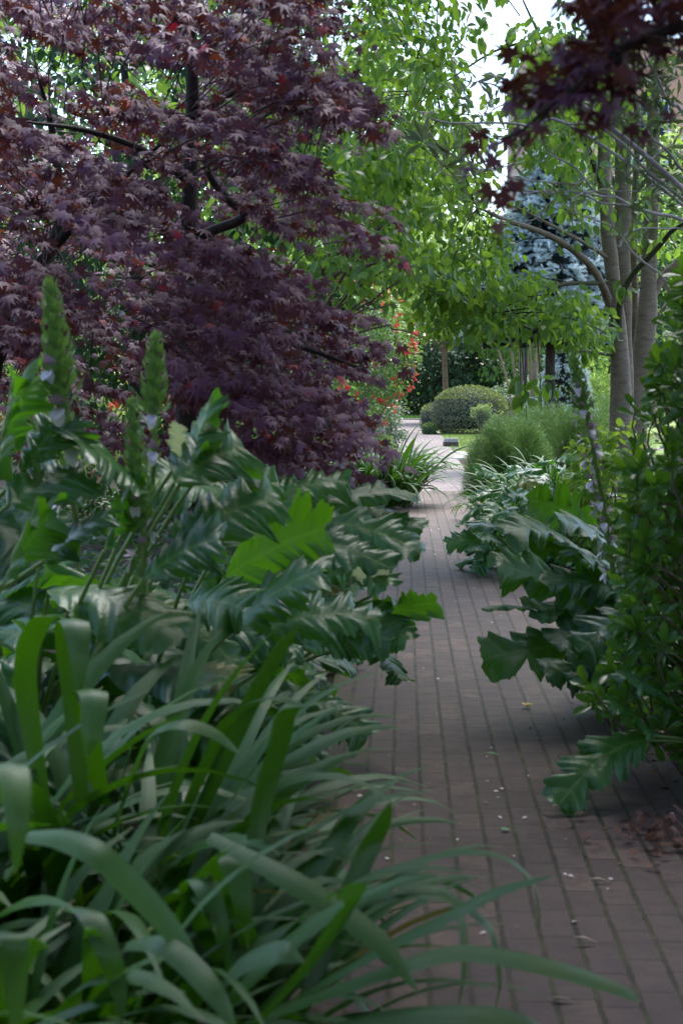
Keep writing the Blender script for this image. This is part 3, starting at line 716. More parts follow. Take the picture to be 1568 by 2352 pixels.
X = at(872, 31); tree('pale_shrub', 'small pale green shrub at the foot of the azalea beside the path', X, 31, (X, 31, .72), (.40, .5, .72), 'silver', 60, 50, .075, .22, .02, group='low shrubs beside the path', cat='shrub', stems=3, part_name='foliage')
X = at(868, 24); tree('yellow_shrub', 'low yellow green plant left of the path', X, 24, (X, 24, .38), (.45, .4, .38), 'yellowgreen', 40, 36, .07, .16, .015, group='low shrubs beside the path', cat='plant', stems=3, part_name='foliage')
# silver shrubs behind the stakes
for dx, Y, h, r, m, lab in ((1195, 47, 1.7, 1.1, 'silver', 'silvery shrub behind the timber stakes'), (1275, 50, 1.9, 1.3, 'silver', 'second silvery shrub under the small blue spruce'), (1345, 43, 1.8, 1.1, 'lime', 'light green shrub behind the feathery mound'), (1215, 55, 1.6, 1.2, 'mid', 'green shrub right of the clipped dome')):
    X = at(dx, Y); tree('garden_shrub', lab, X, Y, (X, Y, h * .5), (r, r * .8, h * .5), m, 60, 50, .10, .3, .03, group='shrubs behind the feathery mound', cat='shrub', stems=4, part_name='foliage')

# ------------------------------------------------------------------ blue spruces
def spruce(name, label, X, Y, h, rbase, z0, nb, seed_leaf=.16, group='blue spruces'):
    root = thing(name, label, 'tree', (X, Y, 0), group)
    tr = MB(); tr.tube(np.array([(X, Y, 0), (X, Y, h * .5), (X, Y, h)]), np.array([.16, .1, .015]) * h / 8, 8); part(tr, 'trunk', M['bark_dark'], root)
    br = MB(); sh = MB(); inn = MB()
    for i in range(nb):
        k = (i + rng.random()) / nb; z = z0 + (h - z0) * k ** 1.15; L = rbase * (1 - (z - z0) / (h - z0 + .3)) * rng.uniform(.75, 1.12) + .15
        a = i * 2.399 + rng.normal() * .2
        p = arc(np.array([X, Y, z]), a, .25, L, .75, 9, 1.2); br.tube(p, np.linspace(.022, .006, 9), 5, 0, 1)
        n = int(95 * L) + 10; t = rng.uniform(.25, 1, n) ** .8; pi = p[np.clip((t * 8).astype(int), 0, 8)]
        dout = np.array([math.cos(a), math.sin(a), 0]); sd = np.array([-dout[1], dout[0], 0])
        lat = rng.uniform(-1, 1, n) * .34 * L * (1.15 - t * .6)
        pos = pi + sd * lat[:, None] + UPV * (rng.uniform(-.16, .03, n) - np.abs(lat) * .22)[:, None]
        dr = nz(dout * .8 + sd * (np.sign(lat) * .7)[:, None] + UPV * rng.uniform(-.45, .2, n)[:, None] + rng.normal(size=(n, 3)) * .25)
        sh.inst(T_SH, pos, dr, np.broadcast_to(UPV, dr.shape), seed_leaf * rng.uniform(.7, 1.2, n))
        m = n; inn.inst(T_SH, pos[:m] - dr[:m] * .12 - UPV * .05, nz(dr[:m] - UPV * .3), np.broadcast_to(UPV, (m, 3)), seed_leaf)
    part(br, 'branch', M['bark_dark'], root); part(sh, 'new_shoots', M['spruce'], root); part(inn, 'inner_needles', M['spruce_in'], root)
X = at(1262, 27); spruce('blue_spruce', 'blue spruce with silvery blue shoots behind the cherry branches', X, 27, 5.8, 1.85, 2.4, 95, .17)
X = at(1292, 36); spruce('blue_spruce', 'small low blue spruce beyond the feathery mound', X, 36, 2.9, .75, .9, 26, .15)

# ------------------------------------------------------------------ clipped dome, little mounds, spurge
def dome(name, label, c, r, n, leaf, mats, group, cat='shrub', top=True, zmin=-.8):
    root = thing(name, label, cat, (c[0], c[1], 0), group); mb = MB()
    d = rvec(n * 2); d = d[d[:, 2] > zmin][:n]
    sq = np.abs(d) ** .82 * np.sign(d); sq = nz(sq) * (1 + .05 * np.abs(d).min(1, keepdims=True))
    ph = (np.sin(d[:, 0] * 7 + 1) * np.sin(d[:, 1] * 6) * np.sin(d[:, 2] * 8))[:, None] * .025
    pos = np.asarray(c) + sq * np.asarray(r) * (1 + ph + rng.uniform(-.09, .025, (len(d), 1)))
    pos[:, 2] = np.maximum(pos[:, 2], .03)
    nr = nz(d + rng.normal(size=d.shape) * .6); dr = nz(rng.normal(size=d.shape) + UPV * .6 + d * .5)
    mb.inst(T_Q, pos, dr, nr, leaf * rng.uniform(.6, 1.3, len(d)))
    if top:
        k = (d[:, 2] > .48) | ((d[:, 0] > .62) & (d[:, 2] > 0.1)); k &= rng.random(len(d)) < .55
        mb.inst(T_Q, pos[k] + d[k] * .025, nz(d + UPV + rng.normal(size=d.shape) * .5)[k], nr[k], leaf * 1.0, 1)
    part(mb, 'foliage', mats, root)
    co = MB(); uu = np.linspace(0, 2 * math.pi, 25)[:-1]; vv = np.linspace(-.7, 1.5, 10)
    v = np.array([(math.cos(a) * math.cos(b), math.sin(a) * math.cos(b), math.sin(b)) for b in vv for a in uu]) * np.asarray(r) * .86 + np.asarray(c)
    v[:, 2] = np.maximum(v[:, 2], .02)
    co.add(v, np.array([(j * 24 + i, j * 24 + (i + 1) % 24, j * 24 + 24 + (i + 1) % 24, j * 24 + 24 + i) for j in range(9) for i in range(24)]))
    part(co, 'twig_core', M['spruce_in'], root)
    return root
X = at(1081, 45.5); dome('topiary_dome', 'large clipped round hedge dome with grey green leaves beside the lawn', (X, 46, .62), (1.18, .98, .81), 12000, .055, [M['box'], M['box_top']], 'clipped shrubs at the path end')
X = at(986, 45.6); dome('mound_plant', 'small bright green mound at the left foot of the clipped dome', (X, 45.4, .12), (.22, .3, .20), 900, .05, [M['feather'], M['box_top']], 'clipped shrubs at the path end', 'plant')
X = at(990, 49); dome('clipped_shrub', 'small clipped shrub half hidden behind the left of the dome', (X, 49, .35), (.38, .4, .5), 1500, .05, [M['box'], M['box_top']], 'clipped shrubs at the path end')
X = at(1122, 43.6)
root = thing('spurge', 'blue green spurge with domed pale flower heads in front of the clipped dome', 'plant', (X, 43.8, 0)); st = MB(); lf = MB(); fl = MB()
for i in range(30):
    a = rng.uniform(0, 6.28); r_ = .55 * math.sqrt(rng.random()); b = np.array([X + .12 * math.cos(a), 43.8 + .12 * math.sin(a), 0]); e = np.array([X + r_ * math.cos(a), 43.8 + .5 * r_ * math.sin(a), .95 - .55 * r_ * r_ - rng.uniform(0, .25)])
    p = bez(b, (b + e) / 2 + UPV * .1, e, 8); st.tube(p, np.linspace(.012, .008, 8), 5, 0, 1)
    n = 40; t = rng.uniform(.35, 1, n); q = p[(t * 7).astype(int)] + rng.normal(size=(n, 3)) * .012; d = rvec(n) * [1, 1, .4] + UPV * .1
    lf.inst(T_LAN, q, d, np.broadcast_to(UPV, d.shape), rng.uniform(.07, .12, n))
    if i % 3 != 2:
        C, d = ellipsoid_pts(e, (.085, .085, .07), 60, .7); fl = MB(); fl.inst(T_ROUND, C, nz(d + UPV * .3 + rng.normal(size=d.shape) * .3), nz(d + UPV), .035); part(fl, 'flower_head', M['euph_fl'], root)
part(st, 'stem', M['bark_stem'], root); part(lf, 'foliage', M['euph'], root)

# ------------------------------------------------------------------ staked young trees
for dx, Y, lab, gap in ((1190, 39, 'young pink barked tree tied beside a timber stake and a thin dark pole', -.10), (1226, 40.5, 'young tree with peeling pink bark just right of the dark pole', .0)):
    X = at(dx, Y); root = thing('young_tree', lab, 'tree', (X, Y, 0), 'young staked trees'); tr = MB()
    heads = []
    for i, (ex, h) in enumerate(((-.75, 3.2), (-.42, 3.6), (-.05, 3.8), (.35, 3.4))):
        b = np.array([X - .06, Y, .0]); e = np.array([X + ex * (1 if gap else .6), Y + rng.normal() * .3, h]); heads.append(e)
        tr.tube(np.array([b, b * .6 + e * .4 + [.1 * (ex < 0), 0, .1], e]), np.array([.05 if not gap else .034, .034, .012]), 6)
    part(tr, 'trunk', M['bark_pink'], root)
    C = np.repeat(np.array(heads), 14, 0) + rng.normal(size=(56, 3)) * [.4, .4, .35] + [0, 0, .3]
    cr = MB(); clumps(cr, T_Q, C, (.3, .3, .18), 26, .09); part(cr, 'crown', M['lime'], root)
for dx, Y, top, w, m, nm, lab in ((1196, 38.6, 832, .105, 'timber', 'timber_stake', 'square weathered timber stake left of the dark pole'), (1226, 40, 830, .11, 'timber', 'timber_stake', 'square weathered timber stake right of the dark pole'), (1206, 38.4, 760, .07, 'pole', 'pole', 'thin dark pole between the two timber stakes')):
    X = at(dx, Y); mb = MB(); h = zz(top, Y); box_mb(mb, X - w / 2, X + w / 2, Y - w / 2, Y + w / 2, 0, h - .02); box_mb(mb, X - w / 2 + .01, X + w / 2 - .01, Y - w / 2 + .01, Y + w / 2 - .01, h - .02, h)
    tag(mb.build(nm, M[m], None, False, origin=(X, Y, 0)), lab, 'stake' if nm != 'pole' else 'pole', 'stakes by the young trees')

# ------------------------------------------------------------------ feathery mound
X0 = at(1265, 21); root = thing('feathery_mound', 'wide soft feathery green mound beside the path and lawn', 'shrub', (X0, 21.5, 0)); mb = MB()
def mound_pts(n):
    d = rvec(n * 2); d = d[d[:, 2] > -.1][:n]
    return d
for cx, cyy, rx, ry, rz, n in ((at(1185, 20.5), 21, .74, .9, 1.22, 46000), (at(1275, 21.5), 22, 1.0, .9, 1.40, 54000), (at(1390, 22), 22, .85, .9, 1.54, 26000)):
    d = mound_pts(n); k = rng.uniform(.55, 1.0, (len(d), 1)); pos = np.array([cx, cyy, 0]) + d * [rx, ry, rz] * k * .93; pos[:, 2] = np.maximum(pos[:, 2], 0)
    cl = np.sin(d[:, 0] * 9 + d[:, 2] * 5) + np.sin(d[:, 2] * 11 + d[:, 1] * 6)
    lean = np.stack([np.sin(d[:, 0] * 6 + d[:, 1] * 4 + 1), np.cos(d[:, 1] * 5), 0 * cl], -1)
    dr = nz(d * .42 + UPV * .18 + lean * .5 + rng.normal(size=d.shape) * .3); nr = nz(rng.normal(size=d.shape) + d * .5)
    tplf = (np.array([(-.018, 0, 0), (.018, 0, 0), (.022, .5, .02), (-.022, .5, .02), (0, 1, -.10)]), np.array([(0, 1, 2), (0, 2, 3), (3, 2, 4)]), np.zeros((5, 2)))
    mb.inst(tplf, pos, dr, nr, (.10 + .03 * np.clip(cl, -1, 1)) * rng.uniform(.7, 1.3, len(d)))
part(mb, 'foliage', M['feather'], root)
st = MB()
for i in range(26):
    a = rng.uniform(0, 6.28); e = np.array([X0 + .9 * math.cos(a), 21.5 + .6 * math.sin(a), .75]); b = np.array([X0 + .3 * math.cos(a), 21.5 + .3 * math.sin(a), 0]); st.tube(np.array([b, (b + e) / 2 + UPV * .1, e]), np.array([.012, .01, .005]), 5)
part(st, 'stem', M['bark_stem'], root)

# stone block by the lawn
mb = MB(); c = P(1037, 1027, 36.5); box_mb(mb, c[0] - .19, c[0] + .19, 36.75, 37.05, .0, .12, 0, .012); box_mb(mb, c[0] - .17, c[0] + .18, 36.78, 37.03, .12, .21, 1, .015)
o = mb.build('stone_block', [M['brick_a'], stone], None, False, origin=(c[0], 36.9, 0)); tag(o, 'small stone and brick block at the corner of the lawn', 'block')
for i in range(5):
    a = on_path(1.13 + rng.uniform(0, .25), 31.4 + i * .62); h = rng.uniform(.12, .2); mb = MB(); box_mb(mb, a[0] - h, a[0] + h, a[1] - .28, a[1] + .2, .0, .03, 0, .02)
    tag(mb.build('edging_stone', stone, None, False, origin=(a[0], a[1], 0)), 'flat pale edging stone between the far path and the lawn', 'stone', 'edging stones by the lawn')
# lawn blades and daisies
g = MB(); n = 16000; q = np.stack([rnd(n, 1.16, 3.6), rnd(n, 32, 50)], -1); pos = np.array([on_path(a, b, .004) for a, b in q]); g.inst(T_LAN, pos, nz(UPV + rng.normal(size=(n, 3)) * .5), rvec(n), rnd(n, .03, .07))
tag(g.build('grass', M['grass']), 'short lawn grass beside the far path', kind='stuff')
g = MB(); n = 9000; q = np.stack([rnd(n, -3.5, 3.0), rnd(n, 62.7, 66)], -1); pos = np.array([on_path(a, b, .004) for a, b in q]); g.inst(T_LAN, pos, nz(UPV + rng.normal(size=(n, 3)) * .5), rvec(n), rnd(n, .08, .2))
tag(g.build('long_grass', M['mid']), 'dark grass under the tree at the path end', kind='stuff')
# ---- EOF part 3
# ------------------------------------------------------------------ purple maple at left
def pads_from(poly, n, y0, y1, holes=(), bias=1.0):
    q = sample_poly(poly, n, holes); Y = y0 + (y1 - y0) * rng.random(n) ** bias
    return np.array([P(a, b, c) for (a, b), c in zip(q, Y)])
mA = [(-350, -200), (880, -200), (885, 30), (850, 110), (890, 200), (905, 250), (840, 290), (760, 320), (690, 350), (840, 440), (915, 550), (870, 570), (790, 535), (700, 540), (560, 550), (480, 610), (350, 640), (130, 660), (0, 540), (-350, 600)]
mB = [(430, 640), (560, 600), (640, 610), (750, 660), (830, 710), (915, 800), (900, 830), (860, 850), (870, 940), (880, 980), (840, 1010), (850, 1070), (790, 1090), (700, 1070), (640, 1110), (580, 1090), (550, 990), (400, 900), (400, 750)]
mC = [(-200, 600), (420, 640), (560, 760), (560, 1060), (-200, 990)]
holes = [(95, 230, 75, 60, .12), (450, 235, 60, 40, .15), (230, 290, 60, 30, .5), (520, 470, 110, 55, .2), (110, 560, 90, 60, .2), (650, 740, 75, 90, .12), (880, 340, 90, 80, .1), (330, 730, 60, 60, .2), (885, 770, 45, 100, .1)]
mbase = np.array([-1.35, 8.6, 0])
root = thing('japanese_maple', 'large purple leaved maple hanging over the left of the path', 'tree', mbase)
mA = [(a - 35 * (a > 600), b) for a, b in mA]; mB = [(a - 45 * (a > 600), b - 12 * (b > 900)) for a, b in mB]
C = np.concatenate([pads_from(mA, 225, 6.0, 9.4, holes, 1.2), pads_from(mB, 100, 6.5, 9.0, holes, 1.2), pads_from(mC, 60, 7.6, 9.4, holes), pads_from([(-40, 500), (170, 440), (190, 620), (40, 800), (-40, 800)], 16, 6.4, 7.4)])
shade_pad = np.stack([rnd(520, -5.4, 1.9), rnd(520, -5.0, 5.6), rnd(520, 0, 1)], -1); shade_pad[:, 2] = 2.0 + np.maximum(.2527 * shade_pad[:, 1], .1) + 1.3 * shade_pad[:, 2] + .45 * (shade_pad[:, 1] < 3)  # maple crown widened overhead, unseen, to shade the foreground
shade_pad = shade_pad[~((shade_pad[:, 0] > -2.5) & (shade_pad[:, 0] < -.25) & (shade_pad[:, 1] > 1.9) & (shade_pad[:, 1] < 5.4))]  # opening shaped so sky light falls on the left border
shade_left = np.stack([rnd(110, -6.2, -3.8), rnd(110, -6, 5.5), rnd(110, .5, 4.2)], -1)  # unseen pads added to close off light from the left
left_pad = np.stack([rnd(50, -5.2, -3.0), rnd(50, 4.6, 10.5), rnd(50, 1.4, 4.2)], -1)
back_pad = np.stack([rnd(60, -3.4, -.3), rnd(60, 9.2, 11.0), rnd(60, 1.7, 3.9)], -1)
shade_rear = np.stack([rnd(120, -5, 5), rnd(120, -7, -4.6), rnd(120, .4, 4.2)], -1)  # unseen pads added to block light from behind the camera
mb = MB()
def maple_pads(mb, C, n, size, rad=(.27, .17, .05), tow=(.30, -.62, .42)):
    k = len(C); ax = np.stack([rnd(k, .6, 1), rng.normal(size=k) * .45, rnd(k, -.6, -.15)], -1)
    ow = nz(np.array(tow) + rng.normal(size=(k, 3)) * .22)
    s = rng.uniform(.7, 1.25, (k, 1))
    return clumps(mb, T_MAPLE, C, np.array(rad) * s, n, size, ax, ow, up=.35, rand=.30, droop=.75)
maple_pads(mb, C, 50, .055, (.30, .17, .028))
maple_pads(mb, np.concatenate([left_pad, back_pad]), 46, .060, (.38, .3, .08)); maple_pads(mb, np.concatenate([shade_pad, shade_left, shade_rear]), 40, .125, (.6, .42, .10), (.1, -.1, .6))
part(mb, 'crown', M['maple'], root)
tr = MB()
def px(pts): return np.array([P(*p) for p in pts])
tr.tube(px([(432, 1500, 8.6), (428, 1000, 8.6), (430, 700, 8.6), (436, 450, 8.5), (442, 230, 8.4), (436, 60, 8.2), (420, -200, 7.6)]), np.array([.085, .06, .05, .045, .036, .03, .015]), 9)
tr.tube(px([(-60, 1350, 7.8), (-20, 900, 7.8), (30, 690, 7.8), (110, 585, 7.7), (190, 495, 7.6), (260, 430, 7.5), (370, 330, 7.4)]), np.array([.07, .042, .033, .029, .024, .016, .008]), 9)
tr.tube(px([(-20, 850, 7.9), (40, 720, 8.0), (90, 640, 8.1), (120, 560, 8.1), (140, 470, 8.1), (120, 300, 8.0), (90, 180, 7.8)]), np.array([.045, .04, .035, .03, .025, .02, .008]), 7)
tr.tube(px([(430, 700, 8.6), (440, 560, 8.6), (560, 500, 8.3), (520, 455, 8.2), (480, 400, 8.1), (470, 330, 8)]), np.array([.022, .03, .028, .024, .02, .008]), 7)
tr.tube(px([(438, 270, 8.4), (500, 235, 8.3), (560, 200, 8.2), (660, 170, 8)]), np.array([.022, .018, .014, .006]), 6)
tr.tube(px([(430, 700, 8.6), (560, 760, 8.2), (700, 800, 7.9), (840, 850, 7.6)]), np.array([.025, .02, .015, .006]), 6)
tr.tube(px([(436, 420, 8.5), (330, 345, 8.2), (200, 300, 7.9), (60, 280, 7.6)]), np.array([.025, .02, .015, .006]), 6)
for i in range(0, len(C)):
    a = np.array([P(432, 600, 8.6), P(440, 300, 8.4), P(150, 540, 7.7), P(560, 500, 8.3), P(560, 760, 8.2)]); j = np.argmin(((a - C[i]) ** 2).sum(1)); d_ = a[j] - C[i]; L = np.linalg.norm(d_)
    e = C[i] + d_ / L * min(L, .5) + [rng.normal() * .08, rng.normal() * .08, .04]; tr.tube(np.array([C[i], (C[i] + e) / 2 + [rng.normal() * .03, 0, .05], e]), np.array([.002, .003, .004]), 4, 0, 3)
tr.tube(np.array([P(420, -200, 7.6), (-1.2, 5.0, 4.4), (-.8, 2.0, 3.9), (-.4, -2.5, 3.6)]), np.array([.03, .026, .02, .008]), 6)
tk = np.array([(-1.2, 5.0, 4.4), (-1.0, 3.5, 4.2), (-.8, 2.0, 3.9), (-.6, 0, 3.7), (-.4, -2.5, 3.6)])
for p in shade_pad[::10]:
    e = tk[np.argmin(((tk - p) ** 2).sum(1))]; tr.tube(np.array([p, p * .6 + e * .4 + [0, 0, .1], e]), np.array([.004, .008, .014]), 5)
part(tr, 'trunk', M['bark_dark'], root)

# ------------------------------------------------------------------ second maple, crown over the path from the right
base = np.array([2.9, 3.2, 0]); root = thing('japanese_maple', 'dark red brown maple branch hanging in at the top right corner', 'tree', base)
C2 = pads_from([(1285, -60), (1600, -60), (1600, 40), (1450, 110), (1420, 215), (1330, 245), (1240, 255), (1265, 180), (1255, 110)], 15, 2.9, 3.5)
mb = MB(); maple_pads(mb, C2, 22, .050, (.13, .10, .05), (0, 0, 1))
shade_over = np.stack([rnd(400, -.1, 5.6), rnd(400, -4.5, 10.0), rnd(400, 0, 1)], -1); shade_over[:, 2] = 2.1 + np.maximum(.2527 * shade_over[:, 1], .1) + 1.3 * shade_over[:, 2] + .4 * (shade_over[:, 1] < 3)  # second maple's overhead crown, thickened out of view to shade the path
shade_right = np.stack([rnd(170, 3.4, 6.0), rnd(170, -6, 9.0), rnd(170, .4, 4.4)], -1); shade_over = np.concatenate([shade_over, shade_right])  # unseen drooping pads added to block light from the right
maple_pads(mb, shade_over, 40, .125, (.6, .42, .08), (-.1, -.1, .6))
sp = [(1100, 305), (1085, 335), (1130, 330), (1165, 320), (1195, 300), (1165, 385), (1150, 440), (1185, 420), (1075, 385), (1135, 365), (1220, 320), (1150, 460), (1125, 435), (1060, 350), (1240, 290), (1205, 260), (1145, 515)]
pos = np.array([P(a, b, 3.05 + .15 * rng.random()) for a, b in sp]); k = len(pos)
mb.inst(T_MAPLE, pos, nz(np.array([-.35, -.1, -.8]) + rng.normal(size=(k, 3)) * .4), nz(np.array([-.1, -.7, .4]) + rng.normal(size=(k, 3)) * .4), .042)
part(mb, 'crown', M['maple'], root)
tr = MB(); tr.tube(np.array([base, (2.6, 3.2, 1.2), (2.2, 3.2, 2.4), (1.6, 3.3, 3.2), (.6, 3.4, 3.8)]), np.array([.09, .08, .06, .04, .01]), 8)
tr.tube(np.vstack([[(2.0, 3.2, 2.75)], px([(1560, 60, 3.15), (1420, 140, 3.1), (1280, 230, 3.1), (1180, 310, 3.1), (1100, 310, 3.1)])]), np.array([.03, .012, .008, .005, .003, .002]), 6)
tr.tube(px([(1280, 230, 3.1), (1200, 330, 3.1), (1160, 420, 3.1)]), np.array([.004, .003, .002]), 5)
tk = np.array([(2.6, 3.2, 1.2), (2.2, 3.2, 2.4), (1.6, 3.3, 3.2), (.9, 3.4, 3.65)])
for p in shade_over[::14]:
    e = tk[np.argmin(((tk - p) ** 2).sum(1))]; tr.tube(np.array([p, p * .6 + e * .4 + [0, 0, .15], e]), np.array([.005, .014, .022]), 5)
part(tr, 'trunk', M['bark_dark'], root)

# ------------------------------------------------------------------ cherry at right
def zA(rx, ry, Y): return P(1090.9 + .3043 * rx, 401.9 + .3043 * ry, Y)
def zB(rx, ry, Y): return P(1205.7 + .2441 * rx, 57.4 + .2441 * ry, Y)
CY = 15.0
b0 = P(1430, 1245, CY); root = thing('cherry_tree', 'cherry tree with several smooth banded grey brown trunks at right', 'tree', (b0[0], CY, 0))
tr = MB()
k = CY / F * .3043 * 1.04
tr.tube(np.vstack([[b0 * [1, 1, 0]], [zA(*p) for p in ((1098, 1950, 15), (1096, 1600, 15), (1082, 1250, 15), (1065, 1080, 15), (1045, 860, 15), (1020, 620, 15), (1000, 450, 15), (990, 250, 15), (970, 80, 15))], [zB(735, 950, 15), zB(700, 500, 14.8), zB(640, 0, 14.6), P(1330, -200, 14.4)]]),
        np.array([100, 86, 76, 64, 62, 50, 54, 52, 50, 46, 42, 34, 26, 10]) * k, 12)
tr.tube(np.vstack([[P(1452, 1240, 15.4) * [1, 1, 0]], [zA(*p) for p in ((1150, 1900, 15.4), (1150, 1500, 15.4), (1140, 1200, 15.4), (1140, 900, 15.4), (1110, 600, 15.4), (1110, 300, 15.4), (1112, 60, 15.4))], [zB(915, 900, 15.4), zB(910, 400, 15.4), zB(880, 0, 15.4), P(1420, -150, 15.4)]]),
        np.array([56, 46, 42, 38, 40, 58, 62, 60, 58, 50, 40, 30]) * k, 12)
tr.tube(np.vstack([[P(1462, 1240, 15.8) * [1, 1, 0]], [zA(*p) for p in ((1225, 1900, 15.8), (1245, 1550, 15.8), (1275, 1250, 15.8), (1295, 1050, 15.8), (1305, 850, 15.8), (1310, 620, 15.8), (1325, 300, 15.8), (1340, 80, 15.8))], [zB(1200, 1000, 15.8), zB(1210, 500, 15.8), P(1510, 60, 15.8), P(1520, -150, 15.8)]]),
        np.array([80, 72, 76, 80, 78, 66, 56, 56, 54, 48, 40, 30, 20]) * k, 12)
tr.tube(np.array([zA(1190, 1700, 16), zA(1200, 1200, 16), zA(1195, 900, 16), zA(1190, 500, 16), zA(1200, 200, 16), zB(1050, 1100, 16), zB(1020, 500, 16)]), np.array([30, 36, 34, 30, 26, 22, 16]) * k, 8)
tr.tube(np.array([zA(1290, 1000, 15.8), zA(1380, 820, 15.8), zA(1480, 700, 15.8), zA(1620, 600, 15.8)]), np.array([44, 32, 28, 22]) * k, 8)
part(tr, 'trunk', M['bark_cherry'], root)
br = MB()
B1 = [zA(*p) for p in ((1030, 1010, 15), (995, 930, 14.95), (960, 840, 14.8), (880, 700, 14.6), (740, 570, 14.3), (600, 480, 14.1), (430, 405, 13.9), (250, 350, 13.7), (120, 290, 13.5), (20, 245, 13.4))]
br.tube(np.array(B1), np.array([36, 34, 30, 26, 24, 21, 18, 15, 11, 6]) * k, 8)
br.tube(np.array([zA(1035, 650, 15), zA(850, 530, 14.8), zA(650, 420, 14.6), zA(500, 340, 14.4), zA(350, 260, 14.2), zA(200, 215, 14)]), np.array([16, 13, 11, 9, 7, 4]) * k, 6)
br2 = MB()
B3 = [zA(*p) for p in ((1010, 812, 14.9), (880, 818, 14.6), (750, 818, 14.4), (600, 838, 14.2), (480, 880, 14), (410, 950, 13.9), (355, 1025, 13.8))]
br2.tube(np.array(B3), np.array([18, 16, 15, 14, 12, 10, 5]) * k, 7)
B5 = [zA(*p) for p in ((1035, 1030, 14.9), (900, 1030, 14.5), (820, 1072, 14.3), (720, 1090, 14.1), (620, 1100, 14), (460, 1165, 13.8), (330, 1130, 13.6), (150, 1050, 13.4))]
br2.tube(np.array(B5), np.array([20, 20, 17, 14, 12, 9, 6, 3]) * k, 7)
br2.tube(np.array([zA(800, 1080, 14.3), zA(850, 1150, 14.2), zA(955, 1215, 14.1)]), np.array([11, 10, 7]) * k, 6)
br2.tube(np.array([zA(620, 1100, 14), zA(640, 1150, 13.9), zA(660, 1200, 13.9)]), np.array([7, 6, 4]) * k, 6)
br2.tube(np.array([zA(1030, 1360, 15), zA(920, 1345, 14.7), zA(800, 1330, 14.4), zA(700, 1380, 14.2)]), np.array([13, 11, 8, 4]) * k, 6)
br2.tube(np.array([zA(1085, 1150, 14.8), zA(1082, 1040, 14.75), zA(1110, 890, 14.7), zA(1200, 735, 14.6), zA(1300, 630, 14.5), zA(1400, 520, 14.4), zA(1480, 425, 14.3), zA(1600, 350, 14.2)]), np.array([22, 24, 22, 21, 20, 18, 15, 12]) * k, 8)
br2.tube(np.array([zB(700, 1480, 14.8), zB(620, 1250, 14.7), zB(560, 1080, 14.6), zB(500, 960, 14.5), zB(330, 560, 14.3), zB(140, 120, 14.1), P(1200, 0, 14)]), np.array([26, 24, 21, 18, 14, 10, 6]) * k, 7)
cA = [(745, -150), (1090, -150), (1100, 60), (1080, 200), (1135, 280), (1090, 340), (1150, 430), (1100, 560), (1000, 640), (870, 560), (930, 480), (760, 300)]
cB = [(950, 600), (1120, 520), (1190, 640), (1280, 670), (1350, 690), (1345, 790), (1310, 780), (1200, 780), (1010, 760), (950, 700)]
cC = [(1240, -100), (1600, -100), (1600, 640), (1480, 640), (1260, 470), (1200, 330)]
sky_hole = [(1190, 90, 55, 150, .05), (1195, 240, 45, 70, .3)]
Ca = pads_from(cA, 74, 11.5, 16.5, sky_hole); Cb = pads_from(cB, 58, 12.5, 15); Cc = np.concatenate([pads_from(cC, 44, 14, 18), pads_from([(1215, 60), (1420, 90), (1420, 450), (1225, 470)], 52, 13, 16), pads_from([(1150, 90), (1275, 60), (1290, 420), (1200, 400)], 17, 12.5, 15)])
Ce = np.array([P(*p) for p in ((1195, 880, 13.6), (1240, 885, 13.6), (1270, 880, 13.6), (1205, 905, 13.6), (1330, 800, 14), (1300, 760, 13.9), (1435, 655, 14.6))])
mb = MB()
def cherry_pads(mb, C, n, size, rad=(.30, .24, .16)):
    kk = len(C); ax = nz(np.stack([-np.ones(kk), rng.normal(size=kk) * .7, rng.normal(size=kk) * .25], -1))
    return clumps(mb, T_OV, C, rad, n, size, ax, np.broadcast_to([0, -.35, .1], (kk, 3)), up=.55, rand=.55, droop=.8)
cherry_pads(mb, Ca, 48, .092); cherry_pads(mb, Cb, 42, .092, (.28, .22, .12)); cherry_pads(mb, Cc, 22, .10, (.35, .3, .2)); cherry_pads(mb, Ce, 7, .14, (.10, .10, .07))
shade_mid = np.stack([rnd(190, -.8, 3.6), rnd(190, 8.0, 14.5), rnd(190, 0, 1)], -1); shade_mid[:, 2] = 1.75 + .2527 * shade_mid[:, 1] + 1.6 * shade_mid[:, 2]  # cherry crown extended above view, kept dense to shade the middle path
rt = np.stack([rnd(40, 3.8, 6.2), rnd(40, 13, 17.5), rnd(40, 3, 6.2)], -1)
cherry_pads(mb, rt, 36, .12, (.5, .45, .25)); cherry_pads(mb, shade_mid, 36, .16, (.6, .5, .15)); shade_border = np.stack([rnd(150, 1.7, 5.0), rnd(150, 13.5, 20), rnd(150, 0, 1)], -1); shade_border[:, 2] = 1.9 + .2527 * shade_border[:, 1] + 1.2 * shade_border[:, 2]; cherry_pads(mb, shade_border, 36, .15, (.6, .5, .15))  # last pads are unseen, added to shade plants at the right path edge
part(mb, 'crown', M['cherry'], root)
allb = np.concatenate([np.array(B1), np.array(B3), np.array(B5), np.array([zB(560, 1080, 14.6), zB(330, 560, 14.3), zB(140, 120, 14.1), P(1000, 200, 14), P(900, 350, 13.4)])])
br2.tube(np.array([B1[-1], P(1040, 400, 13.3), P(960, 330, 13.2), P(880, 260, 13.1), P(800, 180, 13)]), np.array([8, 7, 6, 5, 3]) * k, 6)
br2.tube(np.array([zB(140, 120, 14.1), P(1130, 120, 13.8), P(1000, 200, 13.4), P(880, 230, 13)]), np.array([10, 8, 6, 3]) * k, 6)
